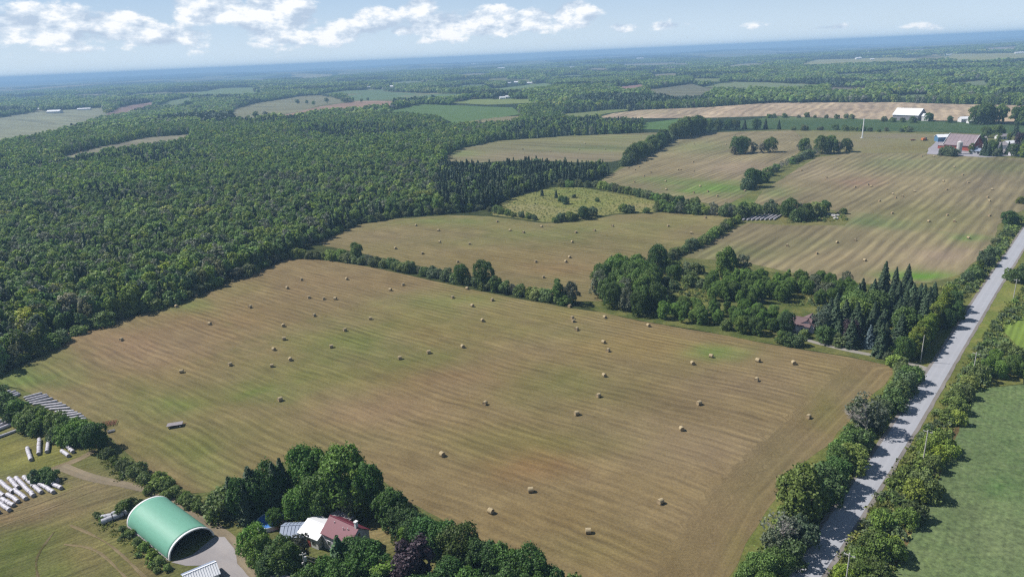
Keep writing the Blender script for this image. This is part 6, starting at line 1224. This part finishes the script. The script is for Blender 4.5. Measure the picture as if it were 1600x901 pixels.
# stones near the lone tree
for i, (px, py, s_, lb) in enumerate([(1302, 338, 1.8, "largest pale rock of the pile beside the lone tree"), (1306, 342, 1.5, "pale rock at the lower side of the pile"), (1296, 336, 1.3, "pale rock nearest the lone tree"), (1309, 337, 1.2, "small rock at the right of the pile")]):
    bm = bmesh.new(); bmesh.ops.create_icosphere(bm, subdivisions=2, radius=s_)
    for v in bm.verts: v.co *= 1 + .25 * math.sin(v.co.x * 3 + i) * math.cos(v.co.y * 4); v.co.z *= .6
    o = link('rock', bm2me(bm, 'rock', M['stone'])); x, y = G2(px, py); o.location = (x, y, float(hz(x, y)) + s_ * .25); setp(o, lb, "rock", "rock pile on the rough island")

# mauve-roofed house on the east property
e = root('bungalow', G2(1243, 512), -.62, "low house with mauve-brown roof hidden among trees by the driveway", "house")
gable(e, 12, 8.5, 2.9, 5.0, 'siding', 'mauve', wins=[('-y', -3.5, 1.6, 1.5, 1.2), ('-y', 0, 1.6, 1.8, 1.3), ('-y', 3.5, 1.6, 1.3, 1.2), ('+x', 0, 1.6, 1.4, 1.2)], door=('-y', 1.8, .95, 2.1, 'whitewall'))
e2 = root('bungalow_wing', G2(1263, 513), -.62 + 1.57, "cross wing with mauve-brown gable roof at the right of the low house", "house wing")
gable(e2, 9, 6, 2.9, 4.9, 'siding', 'mauve', wins=[('-x', 0, 1.6, 2.0, 1.4)])

# far farms
fb = root('hay_barn', G2(1420, 187), -.90, "big grey barn with white roof slope before the tan grain field", "barn")
gable(fb, 34, 26, 7.5, 15.5, 'barngrey', 'whiteroof', over=.8, thick=.4, seams=3, roofm2='greyroof', door=('+x', 0, 5, 5, 'dark'), wins=[('+x', -6, 4, 2, 2), ('+x', 6, 4, 2, 2)])
an = root('barn_annex', G2(1447, 188.5), -.90, "small white annex at the right end of the big grey barn", "shed")
gable(an, 9, 9, 6, 9, 'whitewall', 'whiteroof', over=.5, thick=.3)
fr = root('red_barn', G2(1504, 233), -.95, "large red barn with brown roof at the far farm", "barn")
gable(fr, 26, 24, 5.5, 14.5, 'redwall', 'barnroof', over=.9, thick=.35, seams=3, wins=[('+x', -4, 3, 1.6, 1.6), ('+x', 4, 3, 1.6, 1.6), ('+x', 0, 8, 1.6, 1.6)], door=('+x', 0, 4, 4, 'whitewall'))
bm = bmesh.new()
for xx in (-13.95, 13.9): prism(bm, [(-13, 5.4), (0, 15.0), (0, 15.7), (-13, 6.1)], xx, xx + .25)
part('bargeboard', bm, M['trim'], fr)
fl = root('lean_to', G2(1478, 232), -.95, "low red lean-to at the left of the red barn", "shed")
gable(fl, 12, 10, 3.4, 5, 'redwall', 'board', over=.4, thick=.25)
fs_ = root('blue_shed', G2(1476, 221), -.15, "blue-walled shed with a bright white roof behind the red barn", "shed")
gable(fs_, 18, 10, 5.2, 7.6, 'bluewall', 'whiteroof', over=.6, thick=.3, seams=2, wins=[('-y', -5, 2.5, 1.5, 1.2), ('-y', 5, 2.5, 1.5, 1.2)], door=('-y', 0, 3, 3.4, 'dark'))
e = root('silo', G2(1497.5, 241), 0, "pale concrete silo in front of the red barn", "silo")
bm = bmesh.new(); tube(bm, (0, 0, -.5), (0, 0, 11.5), 2.4, 2.4, 20); part('tower', bm, M['concrete'], e)
bm = bmesh.new()
for k in range(9): tube(bm, (0, 0, .6 + k * 1.25), (0, 0, .72 + k * 1.25), 2.44, 2.44, 20)
part('hoop', bm, M['steel'], e)['kind'] = 'stuff'
bm = bmesh.new(); tube(bm, (0, 0, 11.5), (0, 0, 13), 2.5, .3, 20); part('cap', bm, M['concrete'], e)
for i, (px, py, L_, W_, ev, rg, wl, rf, rz, lb) in enumerate([(1527, 224, 15, 10, 4, 7, 'barngrey', 'board', -.3, "grey-roofed shed right behind the red barn"), (1553, 232, 18, 10, 3.5, 6, 'whitewall', 'board', -.1, "long pale-roofed house between the farm spruces"), (1580, 228, 16, 9, 3.2, 5.4, 'barngrey', 'whiteroof', .2, "shed with a light roof at the farm's right"), (1528, 240, 12, 8, 3, 5, 'whitewall', 'greyroof', -.6, "small white building before the grey-roofed shed"), (1565, 217, 11, 8, 3, 5.2, 'whitewall', 'board', .1, "small house behind the farm next to the crop"), (1590, 243, 13, 8, 3, 5, 'siding', 'board', .1, "low house at the farm's right end")]):
    r_ = root('farm_building', G2(px, py), rz, lb, "farm building", "buildings of the far farm"); gable(r_, L_, W_, ev, rg, wl, rf, over=.4, thick=.25, wins=[('-y', -L_ / 4, 1.8, 1.4, 1.2), ('-y', L_ / 4, 1.8, 1.4, 1.2)], door=('-y', 0, 1.4, 2.2, 'dark'))
for i, (px, py, L_, W_, ev, rg, wl, rf, rz, lb) in enumerate([(1509, 190, 17, 9, 4, 6.5, 'whitewall', 'whiteroof', -.05, "left white farmhouse beyond the dark crop"), (1523, 191, 12, 9, 4.5, 8, 'whitewall', 'whiteroof', .5, "right white farmhouse beside the dark trees"), (1517, 192.5, 9, 6, 3, 4.5, 'whitewall', 'whiteroof', .0, "low white garage between the white farmhouses")]):
    r_ = root('farmhouse', G2(px, py), rz, lb, "house", "white farmhouses beyond the dark crop"); gable(r_, L_, W_, ev, rg, wl, rf, over=.4, thick=.25, wins=[('-y', -L_ / 4, 2.2, 1.4, 1.4), ('-y', L_ / 4, 2.2, 1.4, 1.4)], door=('-y', 0, 1.4, 2.2, 'dark'))
sheet('concrete_yard', [(1450, 233), (1468, 218), (1500, 219), (1540, 226), (1600, 230), (1600, 243), (1540, 246), (1500, 244), (1448, 241)], M['gravel'], 4, .16, (184, 178, 176), [(1560, 238, 40, 5, (120, 112, 84), .7)], "pale concrete and gravel yard of the far farm", jit=1.0)
# orange harvester in the pasture
e = root('harvester', G2(1443, 220), .3, "small orange farm machine parked in the far pasture", "farm machine")
bm = bmesh.new(); box(bm, -2.5, 1.6, -1.4, 1.4, 1, 3); part('body', bm, M['orange'], e)
bm = bmesh.new(); box(bm, 1.6, 3.0, -1.1, 1.1, 1.6, 3.6); part('cab', bm, M['glass'], e)
bm = bmesh.new(); box(bm, 3.0, 4.4, -2.4, 2.4, .3, 1.1); part('header', bm, M['rust'], e)
for sx_, rr in ((1.8, .95), (-1.8, .6)):
    for sy_ in (-1.5, 1.5):
        bm = bmesh.new(); tube(bm, (sx_, sy_ - .25, rr), (sx_, sy_ + .25, rr), rr, rr, 14); part('wheel', bm, M['tyre'], e)
e = root('old_trailer', G2(1426, 220), -.2, "brown farm trailer left of the orange machine in the pasture", "trailer")
bm = bmesh.new(); box(bm, -2.6, 2.6, -1.2, 1.2, .9, 1.6); box(bm, 2.6, 4, -.1, .1, .8, 1); part('bed', bm, M['rust'], e)
for sx_ in (-.7, .7):
    for sy_ in (-1.3, 1.3):
        bm = bmesh.new(); tube(bm, (sx_, sy_ - .15, .5), (sx_, sy_ + .15, .5), .5, .5, 12); part('wheel', bm, M['tyre'], e)
# barns and houses scattered over the plain
for px, py, L_, W_, rg, lb in FARB:
    r_ = root('distant_barn', G2(px, py), rng.uniform(-.25, .25), lb, "distant building", "white buildings scattered over the plain")
    k = 1.0 if py > 115 else .8
    L2, W2, R2 = L_ * k, W_ * k, rg * k * 1.2
    bm = bmesh.new(); prism(bm, [(-W2 / 2, -2), (W2 / 2, -2), (W2 / 2, R2 * .6), (0, R2 * .98), (-W2 / 2, R2 * .6)], -L2 / 2, L2 / 2); part('wall', bm, M['whitewall'], r_)
    for s in (-1, 1):
        bm = bmesh.new(); prism(bm, [(0, R2), (s * W2 * .53, R2 * .58), (s * W2 * .53, R2 * .58 + .4), (0, R2 + .4)], -L2 / 2 - .5, L2 / 2 + .5); part('roof', bm, M['whiteroof'], r_)
# far solitary trees and tree rows among the distant fields
LT = [(400, 186, 12), (415, 184, 10), (465, 163, 11), (480, 163, 10), (490, 165, 10), (511, 162, 13), (549, 157, 7), (565, 160, 8), (575, 158, 8)]
for i, (px, py, h_) in enumerate(LT):
    x, y = G2(px, py); tree('woodland_tree', x, y, h_ * 1.3, f"{ORD[i + 1]} lone dark tree from the left in the far brown field", "lone trees in the far brown field", (.6, .7, .8), 2.0)

# ------------------------------------------------------------------ haze
hzb = bmesh.new(); box(hzb, -WORLD - 300, WORLD + 300, -WORLD - 300, WORLD + 300, -60, CAM_H + 22)
m, t, out = newmat('haze_air'); v_ = t.node('ShaderNodeVolumePrincipled'); v_.inputs['Color'].default_value = (.34, .55, .83, 1); v_.inputs['Density'].default_value = 1.5e-4; v_.inputs['Anisotropy'].default_value = 0.0
t.l.new(v_.outputs[0], out.inputs['Volume'])
ho = link('haze', bm2me(hzb, 'haze', m)); setp(ho, "thin pale blue summer haze over the plain", kind='stuff')
